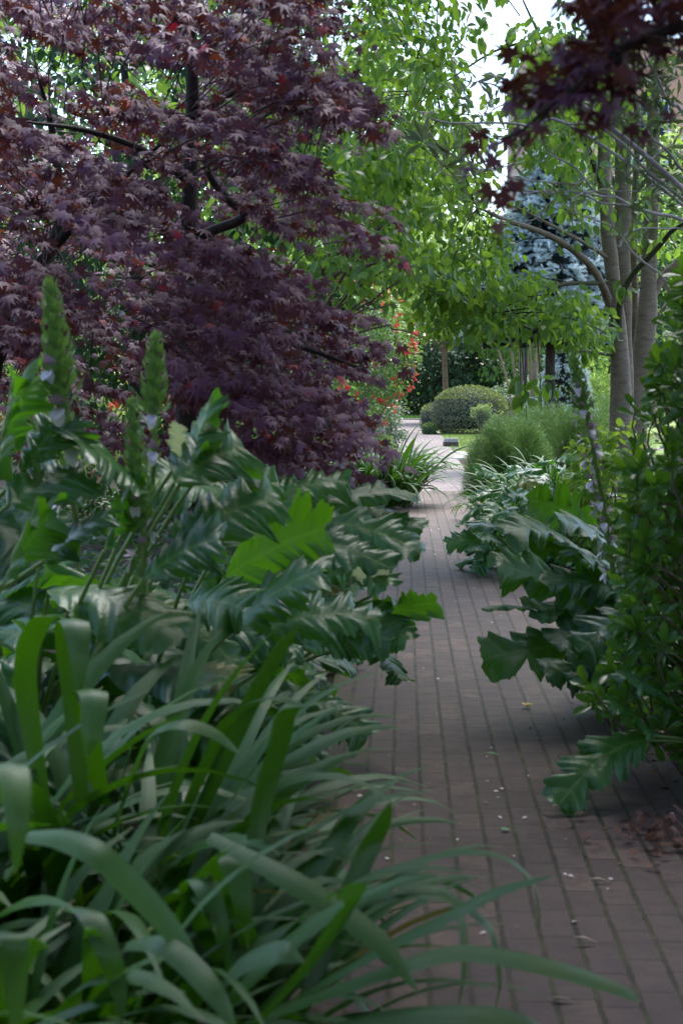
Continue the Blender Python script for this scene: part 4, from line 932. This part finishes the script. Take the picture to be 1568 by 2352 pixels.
for c in np.concatenate([Ca, Cb, Ce]):
    j = np.argmin(((allb - c) ** 2).sum(1)); d_ = allb[j] - c; L = np.linalg.norm(d_); e = c + d_ / max(L, 1e-6) * min(L, 1.0)
    br2.tube(np.array([c - d_ / max(L, 1e-6) * .2 - [0, 0, .04], c, (c + e) / 2 + [0, 0, .06], e]), np.array([2.0, 2.6, 3.4, 4.6]) * k * 1.1, 4, 0, 2)
part(br, 'branch', M['bark_cherry'], root); part(br2, 'mossy_branch', M['bark_mossy'], root)

# ------------------------------------------------------------------ many stemmed green tree left of the path
def zC(rx, ry, Y): return P(746.4 + .2074 * rx, 488 + .2074 * ry, Y)
TY = 12.5; b0 = P(650, 1100, TY); root = thing('many_stemmed_tree', 'pale stemmed tree behind the purple maple with thin branches rising to the right', 'tree', (b0[0], TY, 0))
tr = MB(); hub = b0 * [1, 1, 0]
for pts, r0 in (([(655, 830, 12.5), (640, 740, 12.5), (660, 650, 12.5), (600, 560, 12.4), (560, 420, 12.3)], .05), ([(615, 820, 12.4), (605, 750, 12.4), (585, 690, 12.4), (600, 620, 12.3)], .038), ([(690, 800, 12.5), (720, 730, 12.5), (752, 600, 12.4), (805, 560, 12.3), (880, 520, 12.2)], .05), ([(640, 800, 12.6), (665, 720, 12.6), (650, 660, 12.6), (690, 560, 12.6)], .035), ([(680, 830, 12.3), (700, 770, 12.3), (760, 640, 12.2), (840, 612, 12.1), (900, 590, 12)], .036)):
    pts = [p for p in pts if len(p) == 3]
    tr.tube(np.vstack([[hub + [rng.normal() * .08, rng.normal() * .08, 0]], px(pts)]), np.linspace(r0, r0 * .3, len(pts) + 1), 7)
for pl, r in (([(190, 720), (300, 590), (400, 490), (500, 420)], .014), ([(320, 830), (450, 700), (600, 570)], .011), ([(350, 850), (500, 740), (650, 640), (830, 490)], .013), ([(380, 1000), (480, 1010), (650, 870), (850, 740), (980, 670)], .012), ([(400, 1040), (480, 1030), (680, 920), (850, 870), (1000, 790)], .009), ([(400, 1090), (500, 1080), (650, 1040), (900, 980)], .009), ([(640, 1260), (740, 1290), (950, 1330), (1150, 1420), (1384, 1440)], .008), ([(0, 550), (150, 450), (280, 350)], .03)):
    y0 = 11.6 + rng.random(); w = np.array([zC(a, b, y0 - .1 * i) for i, (a, b) in enumerate(pl)])
    w0 = w[0] + nz(P(690, 800, 12.4) - w[0]) * min(1.2, np.linalg.norm(P(690, 800, 12.4) - w[0]))
    tr.tube(np.vstack([[w0], w]), np.linspace(r * 1.25, r * .35, len(w) + 1), 5)
part(tr, 'trunk', M['bark_stem'], root)
Cg = pads_from([(700, 300), (880, 320), (940, 420), (1000, 520), (960, 640), (860, 660), (760, 590), (640, 500)], 44, 11, 13.4)
Cg2 = pads_from([(560, 600), (760, 560), (900, 660), (1000, 660), (1040, 720), (940, 730), (800, 680)], 16, 11.2, 13)
Cg3 = np.stack([rnd(40, -3.0, .6), rnd(40, 11.4, 13.6), rnd(40, 2.6, 5.2)], -1)
mb = MB(); cherry_pads(mb, Cg, 40, .088, (.28, .24, .15)); cherry_pads(mb, Cg2, 16, .10, (.26, .24, .10)); cherry_pads(mb, Cg3, 30, .10, (.4, .3, .2)); part(mb, 'crown', M['cherry'], root)

# ------------------------------------------------------------------ grey twigged shrub from the right
base = np.array([3.1, 7.6, 0]); root = thing('grey_twigged_shrub', 'bare pale grey twigs with a few narrow leaves reaching in from the right edge', 'shrub', base)
def zD(rx, ry, Y): return P(918.6 + .2563 * rx, 172.2 + .2563 * ry, Y)
tw = MB(); lf = MB(); hub = np.array([2.25, 7.6, 1.9])
tw.tube(np.array([base, (2.9, 7.6, .9), hub]), np.array([.06, .05, .04]), 7)
twB = [([(400, 930), (650, 940), (800, 1030), (960, 1160), (1080, 1310), (1250, 1460), (1484, 1640)], 26), ([(250, 1230), (450, 1330), (560, 1450), (650, 1560), (850, 1620), (990, 1700), (1200, 1770), (1484, 1840)], 27), ([(30, 1460), (250, 1480), (430, 1510), (600, 1590), (850, 1625)], 15), ([(0, 1590), (200, 1560), (430, 1570), (560, 1600), (700, 1670), (880, 1690), (1000, 1705)], 17), ([(930, 240), (1000, 370), (1080, 480), (1200, 560), (1310, 670), (1400, 760), (1484, 830)], 30), ([(1110, 250), (1170, 380), (1240, 500), (1310, 670)], 26), ([(1140, 240), (1300, 210), (1420, 240), (1500, 330)], 18), ([(1270, 340), (1290, 480), (1350, 640), (1340, 690)], 17), ([(1110, 930), (1200, 1070), (1300, 1150), (1380, 1240), (1440, 1330), (1484, 1370)], 22), ([(480, 1770), (700, 1850), (850, 1920), (940, 2040), (1000, 2130), (1110, 2230), (1250, 2330), (1420, 2450)], 17), ([(830, 1560), (1080, 1560), (1200, 1500), (1340, 1450), (1484, 1445)], 14), ([(930, 1980), (1020, 1930), (1150, 1910), (1330, 1920), (1484, 1930)], 14), ([(880, 430), (1000, 500), (1060, 590), (1180, 700), (1250, 800)], 12), ([(780, 890), (920, 905), (1020, 950), (1110, 930)], 15), ([(250, 1650), (380, 1690), (500, 1600), (650, 1560)], 12), ([(840, 430), (1000, 395), (1080, 480)], 10), ([(800, 620), (920, 650), (1000, 690)], 12)]
twD = [([(170, 330), (260, 380), (400, 425), (550, 432), (700, 430), (900, 430), (1050, 440), (1210, 470), (1500, 440)], 20), ([(880, 10), (1000, 90), (1070, 160), (1130, 185), (1310, 210), (1600, 250)], 30), ([(700, 60), (850, 90), (920, 150), (1080, 180)], 17), ([(1310, 60), (1150, 110), (1060, 140)], 13), ([(100, 440), (210, 600), (350, 700), (430, 700), (520, 740)], 12), ([(430, 700), (390, 820), (300, 900)], 11), ([(620, 900), (780, 850), (900, 830), (1100, 780)], 12), ([(750, 370), (850, 300), (1000, 230), (1090, 185)], 14), ([(650, 1140), (800, 1100), (900, 1020), (1150, 1040), (1400, 1060)], 14), ([(520, 740), (640, 800), (700, 840), (820, 850)], 13), ([(560, 180), (620, 240), (740, 380), (700, 430)], 12)]
ends = []
for z, L, s in ((zB, twB, .2441), (zD, twD, .2563)):
    for pl, w in L:
        y0 = rng.uniform(7.0, 8.0); n = len(pl); p = np.array([z(a, b, y0 + .25 * i / n) for i, (a, b) in enumerate(pl)])
        r = np.linspace(.55, 1.1, n) * w * s * 7.4 / F * .62
        if pl[-1][0] > 1350 and z is zB or z is zD and pl[-1][0] > 1450:
            p = np.vstack([p, [p[-1] * .45 + hub * .55 + [0, 0, .1], hub]]); r = np.append(r, [r[-1] * 1.2, r[-1] * 1.4])
        tw.tube(p, r, 6); ends.append((p[0], p[0] - p[1])); ends.append((p[len(p) // 3], rng.normal(size=3)))
for e, d in ends:
    n = rng.integers(3, 8); dd = nz(nz(d) * .7 + rng.normal(size=(n, 3)) * .65 + [0, 0, .25]); lf.inst(T_LAN, np.broadcast_to(e, (n, 3)) + dd * .01, dd, rvec(n), rng.uniform(.06, .13, n))
    tw.tube(np.array([e, e + dd[0] * .12, e + dd[0] * .2 + [0, 0, .05]]), np.array([.004, .003, .002]), 4, 0, 2)
for i in range(46):
    c = P(*[(1500 + rng.normal() * 60), rng.uniform(150, 480), 7.6][:3]); n = 6; dd = rvec(n); lf.inst(T_LAN, np.broadcast_to(c, (n, 3)), dd, rvec(n), rng.uniform(.08, .13, n))
whorl = zD(210, 600, 7.1); dd = nz(np.array([(-1, 0, .3), (-.4, -.3, .9), (.2, -.2, 1), (-.7, 0, -.5), (.8, -.2, -.8), (.3, -.5, -.2), (-.9, .2, .7)])); lf.inst(T_LAN, np.broadcast_to(whorl, (7, 3)), dd, nz(np.cross(dd, [0, 1, .2])) * 0 + [0, -1, .3], .13)
part(tw, 'twig', M['bark_grey'], root); part(lf, 'foliage', M['greytwigleaf'], root)

# ------------------------------------------------------------------ strap leaved clumps in the middle distance
GS = 'strap leaved clumps beside the path'
b = P(872, 1172, 19.2); strap_clump('strap_leaved_plant', 'arching strap leaved clump at the left edge of the path beyond the maple', (b[0], 19.2, 0), 320, .42, 1.05, .021, (.9, 2.5), group=GS, mat='strap_dark')
b = P(800, 1172, 20.6); strap_clump('strap_leaved_plant', 'strap leaved clump under the purple maple further left', (b[0] - .1, 20.6, 0), 150, .36, .95, .017, (.8, 2.4), group=GS, mat='strap_dark')
b = P(1158, 1205, 17); strap_clump('strap_leaved_plant', 'dark fine leaved clump spilling onto the right of the path', (b[0], 16.8, 0), 190, .32, .62, .012, (1.2, 2.9), (.9, 1.5), group=GS, mat='strap_dark')
b = P(1215, 1180, 18.4); strap_clump('strap_leaved_plant', 'strap leaved clump with silvery shine in front of the feathery mound', (b[0] + .12, 18.4, 0), 110, .40, .85, .020, (1.2, 2.6), group=GS, mat='strap_dark')
b = P(1290, 1180, 18.2); strap_clump('strap_leaved_plant', 'strap leaved clump at the right below the feathery mound', (b[0] + .1, 18.2, 0), 100, .40, .90, .020, (1.2, 2.6), group=GS, mat='strap_dark')
X = at(1405, 12.5); tree('yellow_green_shrub', 'small yellow green leafy shrub in front of the cherry trunk', X, 12.5, (X, 12.5, .62), (.40, .4, .60), 'yellowgreen', 60, 30, .075, .2, .015, group='low shrubs beside the path', cat='shrub', stems=4, part_name='foliage', tpl=T_ROUND, up=.9)

# ------------------------------------------------------------------ acanthus, right side middle distance
GA = 'acanthus plants in the right border'
for dx, Y, lab, h in ((1172, 14.6, 'acanthus clump leaning over the dark strap leaves at the right path edge', .70), (1235, 13.6, 'acanthus clump behind the tall flower spike', .62), (1262, 15.8, 'acanthus clump just below the silvery strap leaves', .82), (1330, 13.0, 'acanthus clump left of the yellow green shrub', .66), (1190, 12.4, 'low acanthus with leaves touching the bricks at right', .46)):
    b = P(dx, 1300, Y); acanthus('acanthus', lab, (b[0], Y, 0), (), 36, h, .85, .31, group=GA, depth=.5)
# ------------------------------------------------------------------ acanthus, right side near
def Lf(a, b, w, arch=.14, roll=0.0): return (P(*a), P(*b), w, arch, roll)
acanthus('acanthus', 'large deeply lobed acanthus with tall mauve flower spike at right', (1.55, 7.3, 0), [
    Lf((1450, 1300, 7.3), (1280, 1190, 7.0), .15, .14, .7), Lf((1460, 1380, 7.2), (1240, 1335, 6.9), .15, .14, .8), Lf((1480, 1460, 7.1), (1260, 1475, 6.8), .15, .14, .8), Lf((1440, 1330, 7.4), (1200, 1262, 7.2), .14, .16, .7), Lf((1490, 1560, 6.9), (1250, 1545, 6.6), .14, .14, .8), Lf((1480, 1420, 7.0), (1330, 1500, 6.6), .14, .2, .8),
    Lf((1478, 1500, 7.2), (1108, 1515, 6.7), .19, .10, .9),
    Lf((1425, 1440, 7.2), (1142, 1300, 6.8), .20, .12, 1.0),
    Lf((1340, 1270, 7.4), (1165, 1222, 7.0), .18, .20, .5),
    Lf((1490, 1450, 7.3), (1215, 1400, 6.9), .18, .12, .4),
    Lf((1365, 1210, 7.7), (1212, 1150, 7.4), .17, .10, -1.2),
    Lf((1440, 1390, 7.4), (1330, 1270, 7.0), .17, .16, .5),
    Lf((1300, 1420, 7.0), (1105, 1398, 6.8), .06, .12, .1),
    Lf((1480, 1530, 7.0), (1300, 1560, 6.6), .12, .12, .4),
    Lf((1450, 1330, 7.6), (1560, 1230, 7.2), .15, .12, .4)],
    30, .78, .6, .34, [(P(1408, 1318, 6.2), P(1316, 815, 6.2), .74, .02, .050)], .72, 'acanthus plants in the right border', az=(1.6, 4.6))
acanthus('acanthus', 'low acanthus leaf drooping onto the bricks at the right edge', (1.75, 5.75, 0), [
    Lf((1485, 1700, 5.7), (1282, 1850, 5.4), .15, .22, .6), Lf((1500, 1690, 5.7), (1400, 1610, 5.5), .10, .1, .5), Lf((1560, 1640, 5.8), (1440, 1560, 5.5), .10, .15, .4)], 4, .35, .4, .3, (), .6, 'acanthus plants in the right border', az=(1.0, 4.0))

# ------------------------------------------------------------------ glossy shrub at the right edge
base = np.array([1.98, 6.15, 0]); root = thing('glossy_shrub', 'tall dense glossy bright green shrub along the right edge', 'shrub', base)
poly = [(1600, 600), (1545, 660), (1535, 760), (1490, 850), (1510, 905), (1455, 940), (1465, 985), (1440, 1080), (1440, 1180), (1425, 1290), (1430, 1400), (1420, 1500), (1350, 1560), (1340, 1640), (1430, 1660), (1500, 1740), (1700, 1760), (1900, 1500), (1900, 700)]
Q = sample_poly(poly, 600); mb = MB(); st = MB()
# leave the low front open where the acanthus leaves show
for (qx, qy) in Q:
    Y = rng.uniform(5.7, 6.7) - .25 * (qx > 1500) * rng.random(); c = P(qx, qy, Y)
    if c[2] < .12: continue
    o = nz(np.array([-.55 + rng.normal() * .4, -.7 + rng.normal() * .4, .75 + rng.normal() * .3]))
    s1 = nz(np.cross(o, [.3, .2, 1])); s2 = np.cross(o, s1); n = rng.integers(7, 12); an = np.arange(n) * 2.4 + rng.random() * 6; ti = np.linspace(.35, 1.25, n)
    w = np.cos(an)[:, None] * s1 + np.sin(an)[:, None] * s2
    dd = nz(o * np.cos(ti)[:, None] + w * np.sin(ti)[:, None] + rng.normal(size=(n, 3)) * .12)
    mb.inst(T_OB, c - o * (np.linspace(0, .05, n))[:, None], dd, nz(o - dd * .3 + w * -.4), rng.uniform(.065, .105, n))
    st.tube(np.array([c, c - o * .12, c - o * .25 + [.1, .03, -.12]]), np.array([.003, .004, .005]), 4, 0, 2)
for i in range(10):
    a = rng.uniform(0, 6.28); e = base + [.35 * math.cos(a), .35 * math.sin(a), rng.uniform(1.0, 1.9)]; b = base + [.12 * math.cos(a), .12 * math.sin(a), 0]; st.tube(np.array([b, (b + e) / 2 + [0, 0, .1], e]), np.array([.022, .016, .006]), 6)
part(mb, 'foliage', M['gloss'], root); part(st, 'stem', M['bark_stem'], root)

# ------------------------------------------------------------------ acanthus, left border
GL = 'acanthus plants in the left border'
acanthus('acanthus', 'acanthus beside the path below the hanging purple maple tips', (-.5, 6.7, 0), [
    Lf((560, 1180, 6.3), (800, 1105, 6.4), .15, .14, -.7), Lf((680, 1175, 6.4), (955, 1135, 6.6), .13, .12, -.6), Lf((700, 1200, 6.3), (965, 1270, 6.2), .15, .16, -.8), Lf((790, 1180, 6.6), (970, 1215, 6.5), .11, .16, -.6), Lf((640, 1240, 6.2), (900, 1310, 6.1), .15, .16, -.8),
    Lf((850, 1430, 6.3), (1002, 1385, 6.1), .15, .1, .9), Lf((690, 1480, 6.2), (900, 1470, 6.0), .15, .15, -.8), Lf((850, 1475, 6.3), (925, 1562, 6.1), .12, .1, .2), Lf((780, 1400, 6.3), (935, 1470, 6.0), .13, .18, -.6), Lf((740, 1330, 6.3), (890, 1345, 6.0), .13, .2, -.6), Lf((660, 1390, 6.2), (800, 1440, 6.0), .13, .2, -.8)],
    30, .9, .6, .38, (), .45, GL, pale=[Lf((850, 1370, 6.2), (885, 1310, 6.0), .05, .1, .2), Lf((800, 1390, 6.2), (830, 1310, 6.0), .05, .1, .8)])
acanthus('acanthus', 'acanthus with a broad backlit leaf in the middle of the left border', (-.82, 5.2, 0), [
    Lf((520, 1325, 5.0), (745, 1215, 5.1), .20, .10, 1.35), Lf((530, 1450, 4.9), (735, 1310, 4.8), .16, .14, -.7), Lf((600, 1450, 5.2), (872, 1425, 5.3), .15, .18, -.8), Lf((690, 1600, 5.3), (845, 1690, 5.2), .13, .2, -.6), Lf((560, 1170, 5.3), (340, 1110, 5.0), .17, .2, .7), Lf((600, 1540, 5.2), (770, 1580, 5.2), .12, .15, .4),
    Lf((480, 1200, 5.1), (640, 1110, 5.3), .14, .15, -.8), Lf((430, 1390, 4.8), (560, 1400, 4.6), .15, .15, -.8)],
    30, 1.0, .7, .40, (), .4, GL)
acanthus('acanthus', 'acanthus with two green flower spikes and a dark upright leaf at left', (-1.0, 4.5, 0), [
    Lf((420, 1100, 4.5), (480, 925, 4.6), .17, .05, .5), Lf((400, 1110, 4.4), (560, 1030, 4.6), .17, .12, -.8), Lf((240, 1265, 4.3), (310, 1125, 4.4), .13, .05, 1.1), Lf((330, 1130, 4.4), (180, 1020, 4.1), .15, .12, .7), Lf((400, 1250, 4.4), (640, 1150, 4.6), .15, .15, -.8), Lf((330, 1330, 4.3), (500, 1240, 4.3), .15, .15, -.7)],
    30, 1.12, .7, .42, [(P(335, 1420, 4.4), P(303, 922, 4.4), .42, .1, .052, .6), (P(335, 1300, 4.6), P(358, 772, 4.6), .66, .3, .056, .6)], .45, GL, pale=[Lf((410, 1060, 4.6), (412, 975, 4.5), .045, .1, .3), Lf((480, 1060, 4.6), (490, 980, 4.5), .045, .1, .3)])
acanthus('acanthus', 'acanthus with the tallest flower spike at the far left', (-1.75, 4.4, 0), [
    Lf((-10, 1110, 4.0), (60, 865, 4.1), .19, .04, 1.0), Lf((60, 1080, 4.1), (150, 960, 4.2), .13, .12, -.4), Lf((20, 1160, 4.0), (190, 1080, 4.2), .15, .14, -.5), Lf((10, 1340, 3.9), (120, 1170, 4.0), .15, .05, .9), Lf((100, 1290, 4.1), (250, 1180, 4.1), .14, .12, -.3)],
    30, 1.15, .75, .44, [(P(180, 1280, 4.2), P(116, 648, 4.2), .58, .22, .060, .9), (P(100, 1200, 4.5), P(92, 872, 4.5), .62, .5, .042, .3), (P(110, 1290, 4.1), P(84, 1052, 4.1), .5, .4, .042, .3)], .42, GL)
acanthus('acanthus', 'acanthus filling the back of the left border under the maple', (-1.65, 6.4, 0), (), 34, 1.15, .8, .44, (), .36, GL)
acanthus('acanthus', 'acanthus farthest along the left border close to the path', (-.42, 8.4, 0), (), 28, .9, .7, .40, (), .45, GL)
acanthus('acanthus', 'low acanthus at the left path edge behind the strap leaves', (-.55, 5.6, 0), (), 28, .62, .6, .32, (), .55, GL, az=(-1.6, .9))
acanthus('acanthus', 'acanthus low at the left edge behind the strap leaves', (-1.35, 4.0, 0), (), 26, .85, .6, .40, (), .36, GL)

# ------------------------------------------------------------------ strap leaves in the foreground
GF = 'broad strap leaved plants in the foreground'
def hero(pts, w, side=(1, 0, 0)): return ([P(*p) for p in pts], w, side)
strap_clump('strap_leaved_plant', 'nearest strap leaved plant with blades arching over the bricks', (-.36, 2.95, 0), 72, .18, .90, .024, (1.0, 2.4), (.9, 1.45), [
    hero([(560, 2230, 2.95), (760, 2050, 2.9), (990, 1965, 2.9), (1130, 1958, 2.85), (1215, 2010, 2.85), (1240, 2090, 2.8), (1232, 2140, 2.8)], .017, (0, 1, 0)),
    hero([(620, 2330, 2.7), (860, 2185, 2.65), (1010, 2110, 2.6), (1140, 2045, 2.6), (1272, 2010, 2.55)], .022, (.3, .9, .3)),
    hero([(560, 2352, 2.6), (860, 2240, 2.5), (1050, 2185, 2.5), (1250, 2215, 2.45), (1400, 2262, 2.45), (1468, 2300, 2.4)], .022, (.2, .9, .3)),
    hero([(500, 2440, 2.4), (690, 2230, 2.4), (790, 2085, 2.4), (812, 2050, 2.36), (780, 2045, 2.3), (740, 2080, 2.3)], .023, (.7, .5, .3)),
    hero([(700, 2300, 2.8), (830, 1985, 2.9), (870, 1900, 2.9), (895, 1842, 2.85)], .021, (.9, .2, .2)),
    hero([(600, 2200, 2.9), (900, 2050, 2.9), (1040, 2060, 2.9), (1070, 2200, 2.85), (1050, 2330, 2.8)], .02, (.4, .9, 0)),
    hero([(600, 2280, 2.85), (930, 2060, 2.85), (1110, 2110, 2.8), (1150, 2240, 2.8), (1135, 2330, 2.8)], .019, (.3, .9, 0)),
    hero([(480, 1920, 2.7), (650, 2010, 2.6), (780, 2090, 2.55), (880, 2170, 2.5), (960, 2280, 2.45)], .022, (.5, .6, .5)),
    hero([(640, 2400, 2.5), (860, 2340, 2.45), (1060, 2325, 2.4), (1200, 2345, 2.4), (1290, 2400, 2.4)], .024, (.2, .9, .3)),
], group=GF, az=(-1.5, 1.9))
strap_clump('strap_leaved_plant', 'strap leaved plant with wide folded blades at the bottom centre', (-.66, 2.75, 0), 96, .24, 1.0, .027, (.9, 2.3), (1.05, 1.5), [
    hero([(560, 2300, 2.9), (470, 2130, 2.8), (440, 2040, 2.75), (465, 2020, 2.65), (500, 2110, 2.6), (540, 2270, 2.6)], .024),
    hero([(600, 2250, 2.9), (540, 2060, 2.85), (510, 1985, 2.8), (530, 1965, 2.7), (555, 2060, 2.65), (570, 2180, 2.65)], .026),
    hero([(60, 1920, 2.5), (140, 1925, 2.45), (230, 1965, 2.4), (330, 2060, 2.4), (420, 2170, 2.4), (480, 2280, 2.4)], .022, (.5, .5, .6)),
    hero([(200, 2100, 2.6), (165, 2085, 2.5), (205, 2095, 2.4), (245, 2180, 2.35), (272, 2270, 2.35), (280, 2350, 2.35)], .020),
    hero([(290, 2170, 2.5), (360, 2165, 2.4), (430, 2210, 2.35), (500, 2290, 2.3), (550, 2380, 2.3)], .020, (.5, .5, .5)),
    hero([(470, 2330, 2.5), (520, 2240, 2.45), (590, 2195, 2.4), (650, 2185, 2.35), (700, 2210, 2.35)], .024, (.3, .7, .6)),
    hero([(540, 2330, 2.9), (590, 1900, 3.0), (640, 1700, 3.0), (660, 1630, 2.95), (720, 1615, 2.9), (830, 1612, 2.85)], .024, (.8, .4, 0)),
], group=GF)
strap_clump('strap_leaved_plant', 'strap leaved plant with upright blades in front of the acanthus', (-.62, 3.5, 0), 104, .28, 1.02, .027, (.8, 2.3), (1.1, 1.52), [
    hero([(420, 1950, 3.5), (560, 1640, 3.5), (640, 1490, 3.45), (690, 1430, 3.4)], .025, (.8, .3, .3)),
    hero([(380, 1960, 3.5), (480, 1730, 3.5), (530, 1640, 3.4), (620, 1600, 3.3), (700, 1620, 3.3)], .024, (.6, .6, 0)),
    hero([(260, 1900, 3.4), (330, 1710, 3.3), (400, 1660, 3.2), (490, 1680, 3.2), (560, 1740, 3.2)], .024, (.3, .8, .2)),
], group=GF)
strap_clump('strap_leaved_plant', 'strap leaved plant with pale folded tips at the left', (-1.12, 3.35, 0), 104, .28, 1.10, .028, (.9, 2.4), (1.1, 1.52), [
    hero([(190, 1850, 3.4), (165, 1560, 3.4), (158, 1440, 3.35), (172, 1425, 3.25), (182, 1500, 3.2), (180, 1620, 3.2)], .030),
    hero([(110, 1900, 3.4), (60, 1560, 3.4), (90, 1430, 3.3), (150, 1410, 3.2), (30, 1500, 3.1)][:4], .026),
    hero([(240, 1850, 3.4), (200, 1640, 3.3), (195, 1590, 3.2), (215, 1590, 3.1), (212, 1680, 3.05), (200, 1740, 3.05)], .030),
], group=GF)
strap_clump('strap_leaved_plant', 'strap leaved plant in the bottom left corner', (-1.0, 2.45, 0), 84, .24, .96, .027, (.9, 2.3), (1.05, 1.5), [
    hero([(60, 1900, 2.3), (10, 1800, 2.2), (5, 1755, 2.1), (30, 1770, 2.05), (40, 1880, 2.0), (35, 2010, 2.0)], .022),
    hero([(20, 2300, 2.2), (-10, 2180, 2.1), (0, 2140, 2.0), (25, 2160, 1.95), (35, 2260, 1.95), (35, 2400, 1.95)], .022),
], group=GF)
strap_clump('strap_leaved_plant', 'small strap leaved plant between the acanthus and the bricks', (-.30, 3.9, 0), 56, .2, .75, .017, (1.0, 2.5), (.8, 1.45), group=GF)

# ------------------------------------------------------------------ fallen bits on the bricks
def flat_bit(name, label, cat, c, tpl, size, mat, yaw, group=None, tilt=.25, lift=.006):
    mb = MB(); d = np.array([math.cos(yaw), math.sin(yaw), rng.normal() * tilt * .5]); n = nz(UPV + rng.normal(size=3) * tilt)
    mb.inst(tpl, np.zeros((1, 3)), d[None], n[None], size)
    v = mb.V[0]; v[:, 2] += .004 - v[:, 2].min()
    o = mb.build(name, M[mat], None, True); o.location = Vector([float(c[0]), float(c[1]), float(.012 + lift - .004)])
    return tag(o, label, cat, group)
def g_at(dx, dy):
    Y = 5539.2 / (dy - 875.5)
    for _ in range(4):
        p = P(dx, dy, Y); Y += (p[2] - .012) / ((dy - 875.5) / F)
    return P(dx, dy, Y)
mb = MB(); c = g_at(1210, 1627)
for i in range(5):
    a = i * 1.257; mb.inst(T_ROUND, np.zeros((1, 3)), np.array([[math.cos(a), math.sin(a), .7]]), np.array([[-math.cos(a), -math.sin(a), .8]]), .034)
o = mb.build('fallen_blossom', M['yellow']); o.location = Vector((float(c[0]), float(c[1]), .02)); tag(o, 'yellow fallen blossom lying on the bricks', 'flower')
for i, (x, y, s, yw, lab) in enumerate(((1112, 1738, .085, .05, 'long pale green strip lying across the bricks'), (1040, 1622, .05, .1, 'pale green bit on the bricks left of the yellow blossom'), (1150, 1912, .045, .4, 'rounded green leaf bit on the lower bricks'), (1230, 1698, .04, 0, 'green bit on the bricks just below the yellow blossom'), (1345, 1705, .04, .1, 'green bit on the dim bricks near the low acanthus leaf'))):
    flat_bit('fallen_leaf', lab, 'leaf', g_at(x, y), T_LAN if i != 2 else T_ROUND, s * .8, 'bitgreen', yw, 'green bits on the path')
for x, y, yw, lab in ((1315, 2172, .05, 'pale dry strip on the bricks at the lower right'), (1265, 1855, .1, 'pale dry strip near the drooping low leaf'), (1350, 2030, 0, 'pale dry strip at the right of the lower bricks'), (1255, 2300, -.2, 'pale dry strip near the bottom edge')):
    flat_bit('dry_strip', lab, 'debris', g_at(x, y), T_LAN, .075, 'straw', yw, 'dry strips on the path')
cnt = 0
for i in range(150):
    py = 4.2 + 18 * rng.random() ** 1.3; p_ = rng.uniform(-.2, 1.1); c = on_path(p_, py)
    flat_bit('fallen_petal', 'tiny pale petal scattered on the brick path', 'petal', c, T_ROUND, rng.uniform(.010, .022), 'litterpetal' if rng.random() < .7 else 'bitgreen', rng.uniform(0, 6), 'tiny petals on the path')
for i in range(70):
    dx, dy = 1380 + 200 * rng.random(), 1885 + 90 * rng.random()
    dx, dy = (1515 + rng.normal() * 60, 1930 + rng.normal() * 28)
    flat_bit('dry_leaf', 'curled dry reddish maple leaf in the litter at the right path edge', 'leaf', g_at(dx, dy), T_MAPLE, rng.uniform(.026, .048), 'dry', rng.uniform(0, 6), 'dry maple leaves at the right', .9, .004 + .02 * rng.random())
g = MB(); n = 2600
ex = rng.random(n); ex = np.where(rng.random(n) < .5, -.33 + .35 * ex ** 2, 1.10 - .45 * ex ** 2); ex = np.where(rng.random(n) < .25, rnd(n, -.3, 1.1), ex); ey = 3.4 + 18 * rng.random(n) ** 1.2
pos = np.array([on_path(a, b, .0145) for a, b in zip(ex, ey)]); g.inst(T_Q, pos, nz(rng.normal(size=(n, 3)) * [1, 1, .1]), nz(UPV + rng.normal(size=(n, 3)) * .25), .004 + .016 * rng.random(n) ** 3)
tag(g.build('crumbs', M['dry']), 'brown crumbs of leaf and bark strewn over the brick path', kind='stuff')
g = MB(); n = 5000
q = np.concatenate([np.stack([rnd(n, 1.02, 1.9), rnd(n, 2.5, 16)], -1), np.stack([rnd(n, -1.3, -.33), rnd(n, 2, 18)], -1)])
pos = np.array([on_path(a, b, .008) for a, b in q]); g.inst(T_Q, pos, nz(rng.normal(size=(2 * n, 3)) * [1, 1, .25]), nz(UPV + rng.normal(size=(2 * n, 3)) * .4), rnd(2 * n, .015, .05))
tag(g.build('leaf_litter', M['dry']), 'dark leaf litter along the soil edges of the path', kind='stuff')

g = MB(); n = 9000
q = np.stack([rnd(n, -7, -.45), rnd(n, 2.0, 20)], -1); q2 = np.stack([rnd(n // 2, 1.25, 5.5), rnd(n // 2, 3.0, 20)], -1); q = np.concatenate([q, q2]); n = len(q)
pos = np.array([on_path(a, b, rng.uniform(.02, .22)) for a, b in q]); g.inst(T_OV, pos, nz(rng.normal(size=(n, 3)) * [1, 1, .3]), nz(UPV + rng.normal(size=(n, 3)) * .5), rnd(n, .06, .13))
tag(g.build('ground_cover', M['dark']), 'low dark leafy ground cover under the plants of both borders', kind='stuff')
